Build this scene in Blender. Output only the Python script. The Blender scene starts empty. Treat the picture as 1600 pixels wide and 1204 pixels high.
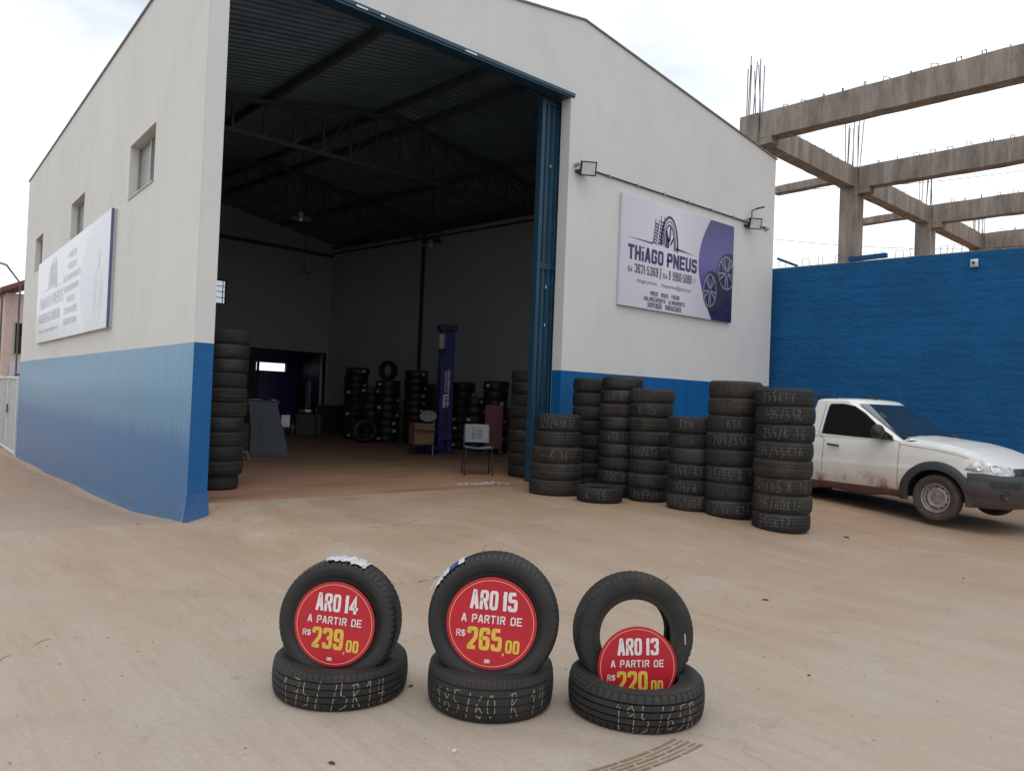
import bpy, bmesh, math, random
from mathutils import Vector, Matrix
R = math.radians
random.seed(7)
SC = bpy.context.scene
COL = SC.collection

# ------------------------------------------------------------------ camera
cam = bpy.data.cameras.new('camera'); camo = bpy.data.objects.new('camera', cam); COL.objects.link(camo)
cam.sensor_width = 36; cam.lens = 26.95; cam.clip_start = .05; cam.clip_end = 2000
rt = Vector((.7536, -.6562, .0392)); up = Vector((-.0415, .0119, .9991)); fw = rt.cross(up) * -1
fw.normalize(); up = rt.cross(fw).normalized(); rt.normalize()
M = Matrix((rt, up, -fw)).transposed().to_4x4(); M.translation = (-2.82, -8.483, 1.43)
camo.matrix_world = M
SC.camera = camo
CAM = Vector((-2.82, -8.483, 1.43))

# ------------------------------------------------------------------ sky, sun, exposure
world = bpy.data.worlds.new('World'); SC.world = world; world.use_nodes = True
nt = world.node_tree; nt.nodes.clear()
def wn(t, **k):
    n = nt.nodes.new(t)
    for a, b in k.items(): setattr(n, a, b)
    return n
SUN_EL, SUN_AZ = 62, 215          # azimuth counted clockwise from +Y
sky = wn('ShaderNodeTexSky', sky_type='NISHITA', sun_disc=False, sun_elevation=R(SUN_EL), sun_rotation=R(SUN_AZ))
tc = wn('ShaderNodeTexCoord'); mp = wn('ShaderNodeMapping'); mp.inputs['Scale'].default_value = (1, 1, 3.2)
mp.inputs['Location'].default_value = (.3, 1.1, .2)
nz = wn('ShaderNodeTexNoise'); nz.inputs['Scale'].default_value = 1.7; nz.inputs['Detail'].default_value = 7; nz.inputs['Roughness'].default_value = .52
rp = wn('ShaderNodeValToRGB'); e = rp.color_ramp.elements
e[0].position = .36; e[0].color = (7.6, 8.4, 9.4, 1); e[1].position = .56; e[1].color = (13.6, 13.8, 14.0, 1)
el = e.new(.47); el.color = (11.4, 12.0, 12.6, 1)
mx = wn('ShaderNodeMixRGB'); mx.inputs[0].default_value = .93
bg = wn('ShaderNodeBackground'); bg.inputs['Strength'].default_value = .1
ow = wn('ShaderNodeOutputWorld')
for a, b in ((tc.outputs['Generated'], mp.inputs[0]), (mp.outputs[0], nz.inputs['Vector']), (nz.outputs[0], rp.inputs[0]),
             (sky.outputs[0], mx.inputs[1]), (rp.outputs[0], mx.inputs[2]), (mx.outputs[0], bg.inputs[0]), (bg.outputs[0], ow.inputs[0])):
    nt.links.new(a, b)
sl = bpy.data.lights.new('sun', 'SUN'); sl.energy = .5; sl.angle = R(25); sl.color = (1, .96, .9)
so = bpy.data.objects.new('sun', sl); COL.objects.link(so)
sd = Vector((math.sin(R(SUN_AZ)) * math.cos(R(SUN_EL)), math.cos(R(SUN_AZ)) * math.cos(R(SUN_EL)), math.sin(R(SUN_EL))))
so.rotation_euler = sd.to_track_quat('Z', 'Y').to_euler(); so.location = (0, -5, 30)
SC.view_settings.view_transform = 'Standard'; SC.view_settings.look = 'None'
SC.view_settings.exposure = .0; SC.view_settings.gamma = 1; SC.view_settings.use_curve_mapping = False
try:
    SC.cycles.diffuse_bounces = 3; SC.cycles.max_bounces = 8; SC.cycles.caustics_reflective = False; SC.cycles.caustics_refractive = False
except Exception: pass

# ------------------------------------------------------------------ materials
MT = {}
def lin(r, g, b): return tuple(((c / 255) / 12.92 if c / 255 <= .04045 else ((c / 255 + .055) / 1.055) ** 2.4) for c in (r, g, b))
class NB:
    def __init__(s, name):
        m = bpy.data.materials.new(name); m.use_nodes = True; s.m = m; s.t = m.node_tree; s.t.nodes.clear()
        s.out = s.n('ShaderNodeOutputMaterial'); s.p = s.n('ShaderNodeBsdfPrincipled'); s.l(s.p.outputs[0], s.out.inputs[0]); MT[name] = m
    def n(s, t, **k):
        n = s.t.nodes.new(t)
        for a, b in k.items(): setattr(n, a, b)
        return n
    def l(s, a, b): s.t.links.new(a, b)
    def coord(s, kind='Object', scale=(1, 1, 1), rot=(0, 0, 0), loc=(0, 0, 0)):
        if kind == 'World': o = s.n('ShaderNodeNewGeometry').outputs['Position']
        else: o = s.n('ShaderNodeTexCoord').outputs[kind]
        mp = s.n('ShaderNodeMapping'); mp.inputs['Scale'].default_value = scale; mp.inputs['Rotation'].default_value = rot; mp.inputs['Location'].default_value = loc
        s.l(o, mp.inputs[0]); return mp.outputs[0]
    def noise(s, co, scale=5, detail=5, rough=.55):
        n = s.n('ShaderNodeTexNoise'); n.inputs['Scale'].default_value = scale; n.inputs['Detail'].default_value = detail; n.inputs['Roughness'].default_value = rough
        s.l(co, n.inputs['Vector']); return n.outputs[0]
    def ramp(s, f, *st):
        n = s.n('ShaderNodeValToRGB'); e = n.color_ramp.elements
        def c4(c): return (c, c, c, 1) if isinstance(c, (int, float)) else (*c, 1)
        e[0].position, e[0].color = st[0][0], c4(st[0][1]); e[1].position, e[1].color = st[-1][0], c4(st[-1][1])
        for p_, c_ in st[1:-1]: x = e.new(p_); x.color = c4(c_)
        s.l(f, n.inputs[0]); return n.outputs[0]
    def mix(s, f, a, b, mode='MIX'):
        n = s.n('ShaderNodeMixRGB', blend_type=mode)
        for i, v in ((0, f), (1, a), (2, b)):
            if isinstance(v, (int, float)): n.inputs[i].default_value = v if i == 0 else (v, v, v, 1)
            elif isinstance(v, tuple): n.inputs[i].default_value = (*v, 1)
            else: s.l(v, n.inputs[i])
        return n.outputs[0]
    def math(s, op, a, b=None):
        n = s.n('ShaderNodeMath', operation=op)
        for i, v in ((0, a), (1, b)):
            if v is None: continue
            if isinstance(v, (int, float)): n.inputs[i].default_value = v
            else: s.l(v, n.inputs[i])
        return n.outputs[0]
    def set(s, color=None, rough=None, metal=None, **k):
        for nm, v in (('Base Color', color), ('Roughness', rough), ('Metallic', metal)) + tuple((a.replace('_', ' '), b) for a, b in k.items()):
            if v is None: continue
            i = s.p.inputs[nm]
            if isinstance(v, tuple): i.default_value = (*v, 1) if len(v) == 3 else v
            elif isinstance(v, (int, float)): i.default_value = v
            else: s.l(v, i)
        return s
    def bump(s, h, strength=.3, dist=.01, prev=None):
        n = s.n('ShaderNodeBump'); n.inputs['Strength'].default_value = strength; n.inputs['Distance'].default_value = dist
        s.l(h, n.inputs['Height'])
        if prev: s.l(prev, n.inputs['Normal'])
        s.l(n.outputs[0], s.p.inputs['Normal']); return n.outputs[0]
def mat(name, col, rough=.6, metal=0, var=.18, sc=6, bump=.1, bd=.003, col2=None, stretch=(1, 1, 1), **k):
    b = NB(name); co = b.coord('Object', stretch); f = b.noise(co, sc, 6)
    c2 = col2 or tuple(c * (1 - var) for c in col); c1 = tuple(min(1, c * (1 + var * .5)) for c in col)
    b.set(color=b.ramp(f, (.3, c2), (.68, c1)), rough=rough, metal=metal, **k)
    if bump: b.bump(b.noise(co, sc * 9, 4), bump, bd)
    return b.m

WHITE = (.60, .605, .60); BLUE = (.002, .085, .25)
def wall_paint(name, band, white=WHITE, blue=BLUE, gloss=.45, coat=0.0, streak=True):
    b = NB(name); co = b.coord('World'); sep = b.n('ShaderNodeSeparateXYZ'); b.l(co, sep.inputs[0]); z = sep.outputs[2]
    st = b.noise(b.coord('World', (2.2, 2.2, .3)), 2.4, 6, .6); big = b.noise(co, .5, 3); sp = b.noise(co, 14, 3, .7)
    w = b.mix(b.ramp(st, (.46, 0.0), (.8, .13)), white, tuple(c * .72 for c in white))
    w = b.mix(b.ramp(big, (.35, 0.0), (.75, .25)), w, (.46, .45, .42))
    w = b.mix(b.ramp(b.noise(b.coord('World', (1, 1, .5), loc=(4, 0, 1)), 1.9, 8, .7), (.50, 0.0), (.72, .22)), w, (.42, .41, .385))
    w = b.mix(b.ramp(sp, (.70, 0.0), (.74, .35)), w, (.36, .34, .31))
    bl = b.mix(b.ramp(st, (.4, 0.0), (.75, .5)), blue, tuple(min(1, c * 1.25 + .012) for c in blue))
    bl = b.mix(b.ramp(sp, (.715, 0.0), (.73, .7)), bl, (.3, .36, .42))
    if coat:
        st2 = b.noise(b.coord('World', (7, 7, .55)), 2.2, 7, .62)  # band paler towards its top: sky sheen painted in, with chalky streaks
        sheen_streak = b.math('MULTIPLY', b.ramp(b.math('ADD', z, b.math('MULTIPLY', b.math('SUBTRACT', st2, .5), .55)), (.75, 0.0), (2.2, 1.0)), b.ramp(st2, (.30, .7), (.65, 1.0)))
        bl = b.mix(b.math('MULTIPLY', sheen_streak, .42), bl, (.15, .36, .45))
    # splash of red dust near the ground
    du = b.math('MULTIPLY', b.ramp(z, (.0, 1.0), (.45, 0.0)), b.ramp(b.noise(co, 3.1, 5), (.35, 0.0), (.75, .18 if coat else .45)))
    bl = b.mix(du, bl, (.20, .13, .09))
    m = b.math('LESS_THAN', z, band)
    b.set(color=b.mix(m, w, bl), rough=b.mix(m, .75, gloss))
    b.bump(b.noise(co, 18, 5), .25, .005)
    b.p.inputs['Specular IOR Level'].default_value = .3
    if coat: 
        b.l(b.math('MULTIPLY', m, coat), b.p.inputs['Coat Weight']); b.p.inputs['Coat Roughness'].default_value = .2
        b.p.inputs['Specular IOR Level'].default_value = .33
    return b.m
HB = 1.914
wall_paint('facade_paint', HB, gloss=.5)
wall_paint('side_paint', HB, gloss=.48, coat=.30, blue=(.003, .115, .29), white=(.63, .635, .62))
wall_paint('inner_paint', 0.0, white=(.46, .50, .52), gloss=.6)
mat('dark_inner', (.03, .033, .038), .7)

def concrete():
    b = NB('yard_ground'); co = b.coord('World'); sep = b.n('ShaderNodeSeparateXYZ'); b.l(co, sep.inputs[0])
    big = b.noise(co, .22, 4, .55); med = b.noise(co, 1.3, 7, .6); fine = b.noise(co, 38, 5, .65)
    sw = b.noise(b.coord('World', (1, .12, 1), rot=(0, 0, R(62))), 2.6, 8, .66)
    sw2 = b.noise(b.coord('World', (1, .2, 1), rot=(0, 0, R(38))), 5, 6, .62)
    # red dust carried towards the building and the yard on the right
    g = b.math('ADD', b.math('MULTIPLY', sep.outputs[0], .052), b.math('MULTIPLY', sep.outputs[1], .045))
    g = b.math('ADD', b.math('ADD', g, .54), b.math('MULTIPLY', b.math('SUBTRACT', big, .5), .9))
    c = b.mix(b.ramp(g, (.12, 0.0), (.85, 1.0)), (.43, .36, .29), (.365, .222, .128))
    c = b.mix(b.math('MULTIPLY', b.ramp(sw, (.42, 0.0), (.64, .45)), b.ramp(g, (.1, .35), (.7, 1.0))), c, (.30, .19, .12))
    sw3 = b.noise(b.coord('World', (1, .07, 1), rot=(0, 0, R(55))), 16, 7, .7)
    c = b.mix(b.ramp(sw3, (.50, 0.0), (.66, .2)), c, (.24, .165, .115))
    c = b.mix(b.ramp(b.noise(b.coord('World', (1, .1, 1), rot=(0, 0, R(48)), loc=(3, 1, 0)), 21, 6, .7), (.56, 0.0), (.68, .24)), c, (.50, .43, .35))
    c = b.mix(b.ramp(sw2, (.50, 0.0), (.74, .28)), c, (.47, .39, .31))
    c = b.mix(b.ramp(med, (.52, 0.0), (.74, .42)), c, (.43, .40, .36))
    c = b.mix(b.ramp(b.noise(co, .9, 8, .68), (.56, 0.0), (.70, .34)), c, (.25, .175, .125))
    c = b.mix(b.ramp(b.noise(b.coord('World', loc=(7, 1, 0)), 2.6, 8, .72), (.60, 0.0), (.66, .30)), c, (.20, .15, .115))
    c = b.mix(b.ramp(fine, (.42, .22), (.7, 0.0)), c, (.20, .16, .13))
    # dark specks
    c = b.mix(b.ramp(b.noise(b.coord('World', loc=(5, 3, 0)), 24, 2, .5), (.765, 0.0), (.785, .75)), c, (.10, .075, .06))
    # arcs of tyre scrub
    v = b.n('ShaderNodeTexWave', wave_type='RINGS', rings_direction='Z'); v.inputs['Scale'].default_value = .16; v.inputs['Distortion'].default_value = 3.4; v.inputs['Detail'].default_value = 3; v.inputs['Detail Scale'].default_value = 1.3
    b.l(b.coord('World', loc=(4.5, 9, 0)), v.inputs['Vector'])
    arc = b.math('MULTIPLY', b.ramp(v.outputs['Fac'], (.965, 0.0), (.995, 1.0)), b.ramp(b.noise(co, 1.1, 4), (.46, 0.0), (.62, .55)))
    c = b.mix(b.math('MULTIPLY', arc, .4), c, (.24, .17, .12))
    vc = b.n('ShaderNodeTexVoronoi', feature='DISTANCE_TO_EDGE'); vc.inputs['Scale'].default_value = .34
    wv = b.n('ShaderNodeVectorMath', operation='ADD'); nzc = b.n('ShaderNodeTexNoise'); nzc.inputs['Scale'].default_value = 1.2; nzc.inputs['Detail'].default_value = 6
    sc_ = b.n('ShaderNodeVectorMath', operation='SCALE'); sc_.inputs['Scale'].default_value = .8
    b.l(co, nzc.inputs['Vector']); b.l(nzc.outputs['Color'], sc_.inputs[0]); b.l(co, wv.inputs[0]); b.l(sc_.outputs[0], wv.inputs[1]); b.l(wv.outputs[0], vc.inputs['Vector'])
    cr = b.math('MULTIPLY', b.ramp(vc.outputs['Distance'], (.0015, 1.0), (.005, 0.0)), b.ramp(b.noise(co, .5, 2), (.5, 0.0), (.62, .22)))
    c = b.mix(cr, c, (.17, .13, .10))
    b.set(color=c, rough=b.ramp(med, (.3, .62), (.8, .85)))
    n = b.bump(b.mix(.5, fine, med), .35, .004)
    return b.m
concrete()
def floor():
    b = NB('workshop_floor'); co = b.coord('World')
    c = b.ramp(b.noise(co, .8, 7, .6), (.3, (.30, .165, .105)), (.7, (.39, .225, .145)))
    c = b.mix(b.ramp(b.noise(b.coord('World', (.2, 1, 1)), 3, 6), (.5, 0.0), (.7, .5)), c, (.14, .08, .055))
    c = b.mix(b.ramp(b.noise(b.coord('World', loc=(2, 2, 0)), 6, 6, .7), (.66, 0.0), (.72, .6)), c, (.36, .28, .22))
    b.set(color=c, rough=.62); b.bump(b.noise(co, 30, 4), .25, .003)
floor()
def block_wall():
    b = NB('rough_blue_paint'); co = b.coord('Object')
    c = b.ramp(b.noise(co, 1.1, 6, .6), (.3, (.002, .080, .22)), (.7, (.003, .110, .30)))
    c = b.mix(b.ramp(b.noise(b.coord('Object', (.5, .5, 4)), 3.0, 6, .7), (.55, 0.0), (.74, .5)), c, (.004, .135, .34))
    c = b.mix(b.ramp(b.noise(b.coord('Object',(1,1,3)), 9, 4), (.70, 0.0), (.76, .6)), c, (.08, .2, .32))
    b.set(color=c, rough=.7); b.p.inputs['Specular IOR Level'].default_value = .3; b.bump(b.noise(b.coord('Object', (1, 1, 2.0)), 11, 9, .78), 1.0, .045)
block_wall()
def raw_concrete():
    b = NB('raw_concrete'); co = b.coord('World')
    c = b.ramp(b.noise(b.coord('World', (1, 1, .25)), 3.2, 8, .68), (.30, (.12, .097, .083)), (.68, (.31, .262, .225)))
    c = b.mix(b.ramp(b.noise(b.coord('World', (2.2, 2.2, .2)), 2, 5, .6), (.5, 0.0), (.7, .5)), c, (.42, .38, .34))
    c = b.mix(b.ramp(b.noise(co, 11, 5, .7), (.58, 0.0), (.68, .5)), c, (.10, .085, .08))
    b.set(color=c, rough=.9); b.bump(b.noise(co, 25, 6, .7), .6, .01)
raw_concrete()
def rubber(name, c0=(.020, .020, .021), c1=(.036, .034, .033), dust=(.11, .088, .07), da=.35, rough=.6):
    b = NB(name); co = b.coord('Object')
    c = b.ramp(b.noise(co, 7, 5), (.3, c0), (.7, c1))
    c = b.mix(b.ramp(b.noise(b.coord('World'), 5, 6, .65), (.42, 0.0), (.72, da)), c, dust)
    b.set(color=c, rough=rough); b.bump(b.noise(co, 90, 3), .15, .001)
rubber('used_rubber', (.009, .009, .009), (.016, .015, .0145), (.065, .05, .038), .38, .7)
rubber('stack_rubber', (.007, .007, .007), (.013, .0125, .012), (.045, .036, .028), .32, .72)
rubber('brown_rubber', (.010, .009, .008), (.018, .016, .014), (.07, .054, .04), .42, .75)
rubber('black_rubber', (.008, .008, .009), (.014, .014, .015), (.04, .034, .03), .25, .55)
rubber('new_rubber', (.008, .008, .009), (.014, .014, .015), (.035, .03, .026), .25, .5)
mat('chalk', (.30, .28, .24), .95, var=.3, sc=60)
mat('chalk_faint', (.065, .061, .055), .95, var=.35, sc=60)
mat('chalk_mid', (.13, .122, .108), .95, var=.35, sc=60)
mat('red_print', (.46, .012, .026), .38, var=.10, sc=3, bump=0)
mat('white_print', (.72, .68, .68), .45, var=.06, bump=0)
mat('yellow_print', (.66, .46, .07), .45, var=.06, bump=0)
mat('ring_print', (.80, .50, .30), .45, var=.06, bump=0)
def lavender():
    b = NB('banner_white'); sep = b.n('ShaderNodeSeparateXYZ'); b.l(b.coord('Object'), sep.inputs[0])
    b.set(color=b.ramp(b.math('DIVIDE', sep.outputs[0], 3.2), (.0, (.54, .53, .60)), (.45, (.63, .62, .68)), (.9, (.44, .42, .52))), rough=.4)
lavender()
mat('banner_white_side', (.46, .48, .51), .35, var=.05, sc=1.5, bump=0, Coat_Weight=.7, Coat_Roughness=.2)
mat('navy_print', (.030, .024, .11), .4, var=.1, bump=0)
mat('grey_print', (.10, .10, .13), .4, var=.1, bump=0)
def purple():
    b = NB('purple_print'); sep = b.n('ShaderNodeSeparateXYZ'); b.l(b.coord('Object'), sep.inputs[0])   # printed colour blend of the poster
    b.set(color=b.ramp(b.math('DIVIDE', sep.outputs[2], 1.87), (.12, (.03, .025, .10)), (.55, (.11, .09, .29)), (1.0, (.055, .045, .17))), rough=.35)
purple()
mat('purple_dark', (.022, .02, .075), .35, var=.3, sc=2, bump=0)
mat('rim_print', (.26, .26, .34), .35, var=.2, bump=0)
mat('tyre_print', (.022, .02, .04), .5, var=.3, bump=0)
mat('side_lobe', (.24, .27, .32), .28, var=.15, bump=0, Coat_Weight=.7, Coat_Roughness=.2)
mat('side_text', (.24, .26, .32), .3, var=.1, bump=0, Coat_Weight=.7, Coat_Roughness=.2)
mat('banner_edge', (.12, .11, .25), .5, bump=0)
mat('gate_blue', (.012, .050, .092), .42, var=.2, sc=4, bump=.15)
mat('dark_steel', (.06, .078, .095), .55, var=.25, bump=.1)
mat('roof_sheet', (.13, .20, .26), .5, metal=.2, var=.25, sc=2)
mat('flashing', (.20, .19, .18), .5, metal=.6)
mat('black_metal', (.018, .018, .02), .5)
mat('black_plastic', (.02, .02, .022), .55)
mat('lamp_glass', (.58, .59, .60), .25, metal=.2, bump=0)
mat('enamel', (.30, .30, .29), .35)
mat('white_metal', (.66, .68, .68), .45)
mat('lift_blue', (.022, .028, .16), .4)
mat('red_enamel', (.16, .012, .014), .42)
mat('cardboard', (.26, .15, .09), .85, var=.25)
mat('chair_grey', (.20, .215, .23), .5)
mat('chrome', (.5, .5, .52), .22, metal=1, var=.2)
mat('white_sticker', (.55, .55, .56), .5, var=.25, sc=30)
mat('blue_sticker', (.02, .055, .26), .5)
mat('rebar', (.10, .085, .085), .7)
mat('pink_wall', (.52, .40, .37), .8, var=.15)
mat('tile_red', (.16, .06, .05), .8)
mat('grey_gate', (.36, .40, .40), .5)
mat('tread_mark', (.25, .175, .12), .85, var=.3, sc=25)
mat('tread_mark_dust', (.28, .20, .14), .85, var=.2, sc=25)
mat('scratch_pale', (.44, .37, .30), .85, var=.2, sc=20)
mat('leaf_dry', (.055, .03, .02), .8)
mat('stone_grit', (.25, .2, .16), .85)
mat('foliage', (.045, .07, .035), .8, var=.4)
def car_paint():
    b = NB('car_paint'); co = b.coord('Object'); sep = b.n('ShaderNodeSeparateXYZ'); b.l(co, sep.inputs[0]); z = sep.outputs[2]
    base = b.mix(b.ramp(b.noise(co, 4, 5), (.4, 0.0), (.8, .15)), (.78, .77, .73), (.6, .55, .47))
    low = b.ramp(z, (.34, 1.0), (.72, 0.0))
    d1 = b.math('MULTIPLY', low, b.ramp(b.noise(co, 2.3, 6, .6), (.30, .30), (.70, .85)))
    c = b.mix(d1, base, (.46, .34, .24))
    mud = b.math('MULTIPLY', b.ramp(z, (.36, 1.0), (.56, 0.0)), b.ramp(b.noise(b.coord('Object', (1, 1, .6)), 5.5, 7, .7), (.47, 0.0), (.60, 1.0)))
    c = b.mix(mud, c, (.24, .10, .045))
    b.set(color=c, rough=b.mix(d1, .32, .8)); b.p.inputs['Coat Weight'].default_value = .5; b.p.inputs['Coat Roughness'].default_value = .12
car_paint()
def car_plastic():
    b = NB('car_plastic'); co = b.coord('Object'); sep = b.n('ShaderNodeSeparateXYZ'); b.l(co, sep.inputs[0])
    d = b.math('MULTIPLY', b.ramp(sep.outputs[2], (.22, 1.0), (.56, 0.0)), b.ramp(b.noise(co, 5, 6), (.3, .25), (.7, .95)))
    b.set(color=b.mix(d, (.032, .034, .039), (.10, .058, .040)), rough=.6); b.bump(b.noise(co, 80, 3), .2, .001)
car_plastic()
mat('skirt_dirty', (.10, .045, .032), .8, var=.35)
def glass(name, tint=(.02, .024, .03), alpha=.5, rough=.04):
    b = NB(name); tr = b.n('ShaderNodeBsdfTransparent'); tr.inputs[0].default_value = (.55, .62, .68, 1)
    b.set(color=tint, rough=rough); b.p.inputs['Specular IOR Level'].default_value = .6
    mx = b.n('ShaderNodeMixShader'); mx.inputs[0].default_value = alpha
    b.l(tr.outputs[0], mx.inputs[1]); b.l(b.p.outputs[0], mx.inputs[2]); b.l(mx.outputs[0], b.out.inputs[0]); return b.m
glass('side_glass', (.012, .013, .015), .93)
glass('screen_glass', (.03, .04, .05), .62)
glass('pane_glass', (.35, .36, .36), .55, .08)
glass('lens_glass', (.5, .52, .54), .35, .03)
def rimmat():
    b = NB('wheel_steel'); co = b.coord('Object'); b.set(color=b.ramp(b.noise(co, 9, 5), (.3, (.22, .18, .155)), (.7, (.44, .40, .38))), rough=.5, metal=.45)
rimmat()
mat('headlamp', (.55,.56,.57), .12, metal=.55, var=.65, sc=14, bump=.3, bd=.01, Coat_Weight=1.0, Coat_Roughness=.03)
mat('lamp_chrome', (.75,.76,.78), .12, metal=1, var=.3, sc=10, bump=0)
mat('screen_glass2', (.018,.024,.03), .05, var=.3, sc=1.2, bump=0, Coat_Weight=1.0, Coat_Roughness=.02)
mat('tyre_dusty', (.065, .050, .042), .85, var=.35, sc=12)

# ------------------------------------------------------------------ mesh helpers
def newmesh(name, V, F, mats=None, smooth=False, angle=None, mi=None):
    me = bpy.data.meshes.new(name); me.from_pydata([tuple(v) for v in V], [], F)
    for m in (mats if isinstance(mats, (list, tuple)) else [mats]):
        if m: me.materials.append(MT[m])
    if mi: me.polygons.foreach_set('material_index', mi)
    if smooth:
        me.polygons.foreach_set('use_smooth', [True] * len(F))
        if angle:
            try: me.set_sharp_from_angle(angle=R(angle))
            except Exception: pass
    me.update(); return me
def link(name, me, parent=None, loc=None, rot=None):
    o = bpy.data.objects.new(name, me); COL.objects.link(o)
    if parent: o.parent = parent
    if loc is not None: o.location = loc
    if rot is not None: o.rotation_euler = rot
    return o
def tag(o, label=None, cat=None, group=None, kind=None):
    for k, v in (('label', label), ('category', cat), ('group', group), ('kind', kind)):
        if v: o[k] = v
    return o
def thing(name, label, cat, loc=(0, 0, 0), rz=0, group=None):
    return tag(link(name, None, None, loc, (0, 0, rz)), label, cat, group)
class MB:
    def __init__(s): s.V = []; s.F = []
    def add(s, V, F):
        n = len(s.V); s.V += [tuple(v) for v in V]; s.F += [tuple(i + n for i in f) for f in F]; return s
    def box(s, a, b):
        x0, y0, z0 = a; x1, y1, z1 = b
        return s.add([(x0, y0, z0), (x1, y0, z0), (x1, y1, z0), (x0, y1, z0), (x0, y0, z1), (x1, y0, z1), (x1, y1, z1), (x0, y1, z1)],
                     [(0, 3, 2, 1), (4, 5, 6, 7), (0, 1, 5, 4), (1, 2, 6, 5), (2, 3, 7, 6), (3, 0, 4, 7)])
    def bar(s, a, b, w, h, upv=(0, 0, 1)):
        a = Vector(a); b = Vector(b); d = (b - a).normalized(); u = Vector(upv)
        if abs(d.dot(u)) > .95: u = Vector((1, 0, 0))
        r = d.cross(u).normalized() * w / 2; t = r.cross(d).normalized() * h / 2
        V = [p + r * i + t * j for p in (a, b) for i, j in ((-1, -1), (1, -1), (1, 1), (-1, 1))]
        return s.add(V, [(3, 2, 1, 0), (4, 5, 6, 7), (0, 1, 5, 4), (1, 2, 6, 5), (2, 3, 7, 6), (3, 0, 4, 7)])
    def tube(s, pts, r, n=8, cap=True):
        pts = [Vector(p) for p in pts]; V = []; F = []
        rr = r if isinstance(r, (list, tuple)) else [r] * len(pts)
        ref = None
        for i, p in enumerate(pts):
            d = ((pts[i + 1] if i + 1 < len(pts) else p) - (pts[i - 1] if i else p)).normalized()
            if ref is None:
                ref = d.orthogonal().normalized()
            ref = (ref - d * ref.dot(d)).normalized(); b2 = d.cross(ref)
            for k in range(n):
                a = 2 * math.pi * k / n; V.append(p + (ref * math.cos(a) + b2 * math.sin(a)) * rr[i])
        for i in range(len(pts) - 1):
            for k in range(n):
                F.append((i * n + k, i * n + (k + 1) % n, (i + 1) * n + (k + 1) % n, (i + 1) * n + k))
        if cap: F.append(tuple(range(n))[::-1]); F.append(tuple((len(pts) - 1) * n + k for k in range(n)))
        return s.add(V, F)
    def lathe(s, prof, n=32, c=(0, 0, 0), axis='z', closed=False):
        V = []; F = []; m = len(prof)
        for k in range(n):
            a = 2 * math.pi * k / n; ca, sa = math.cos(a), math.sin(a)
            for r, z in prof:
                v = (r * ca, r * sa, z) if axis == 'z' else ((z, r * ca, r * sa) if axis == 'x' else (r * ca, z, r * sa))
                V.append((v[0] + c[0], v[1] + c[1], v[2] + c[2]))
        for k in range(n):
            for j in range(m if closed else m - 1):
                j2 = (j + 1) % m; k2 = (k + 1) % n; F.append((k * m + j, k2 * m + j, k2 * m + j2, k * m + j2))
        return s.add(V, F)
    def grid(s, fn, nu, nv):
        V = [fn(i / nu, j / nv) for i in range(nu + 1) for j in range(nv + 1)]
        F = [(i * (nv + 1) + j, (i + 1) * (nv + 1) + j, (i + 1) * (nv + 1) + j + 1, i * (nv + 1) + j + 1) for i in range(nu) for j in range(nv)]
        return s.add(V, F)
    def prism(s, pts2, fn, d0, d1):           # outline (a,b) extruded from d0 to d1 through fn(a,b,d)
        n = len(pts2); V = [fn(a, b, d0) for a, b in pts2] + [fn(a, b, d1) for a, b in pts2]
        F = [tuple(range(n)), tuple(range(2 * n - 1, n - 1, -1))] + [(i, i + n, (i + 1) % n + n, (i + 1) % n) for i in range(n)]
        return s.add(V, F)
    def mesh(s, name, mt, smooth=False, angle=None):
        return newmesh(name, s.V, s.F, mt, smooth, angle)
    def obj(s, name, mt, parent=None, loc=None, rot=None, smooth=False, angle=None):
        return link(name, s.mesh(name, mt, smooth, angle), parent, loc, rot)
def clean(o):                                  # consistent outward normals
    bm = bmesh.new(); bm.from_mesh(o.data); bmesh.ops.recalc_face_normals(bm, faces=bm.faces); bm.to_mesh(o.data); bm.free(); return o
def bevel(o, w=.01, seg=2):
    bm = bmesh.new(); bm.from_mesh(o.data); bmesh.ops.recalc_face_normals(bm, faces=bm.faces)
    ed = [e for e in bm.edges if len(e.link_faces) == 2 and e.calc_face_angle(0) > .5]
    bmesh.ops.bevel(bm, geom=ed, offset=w, segments=seg, profile=.6, affect='EDGES', clamp_overlap=True); bm.to_mesh(o.data); bm.free(); return o

def text2d(body, x0, x1, y0, y1, bold=.0, keep=False, shear=0):
    cu = bpy.data.curves.new('t', 'FONT'); cu.body = body; cu.size = 1; cu.offset = bold; cu.shear = shear; cu.resolution_u = 4; cu.fill_mode = 'FRONT'
    o = bpy.data.objects.new('t', cu); COL.objects.link(o); bpy.context.view_layer.update()
    me = bpy.data.meshes.new_from_object(o.evaluated_get(bpy.context.evaluated_depsgraph_get()))
    V = [v.co.copy() for v in me.vertices]; F = [tuple(p.vertices) for p in me.polygons]
    bpy.data.objects.remove(o); bpy.data.curves.remove(cu); bpy.data.meshes.remove(me)
    ax, bx = min(v.x for v in V), max(v.x for v in V); ay, by = min(v.y for v in V), max(v.y for v in V)
    sx = (x1 - x0) / (bx - ax); sy = (y1 - y0) / (by - ay)
    return [(x0 + (v.x - ax) * sx, y0 + (v.y - ay) * sy) for v in V], F
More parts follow.
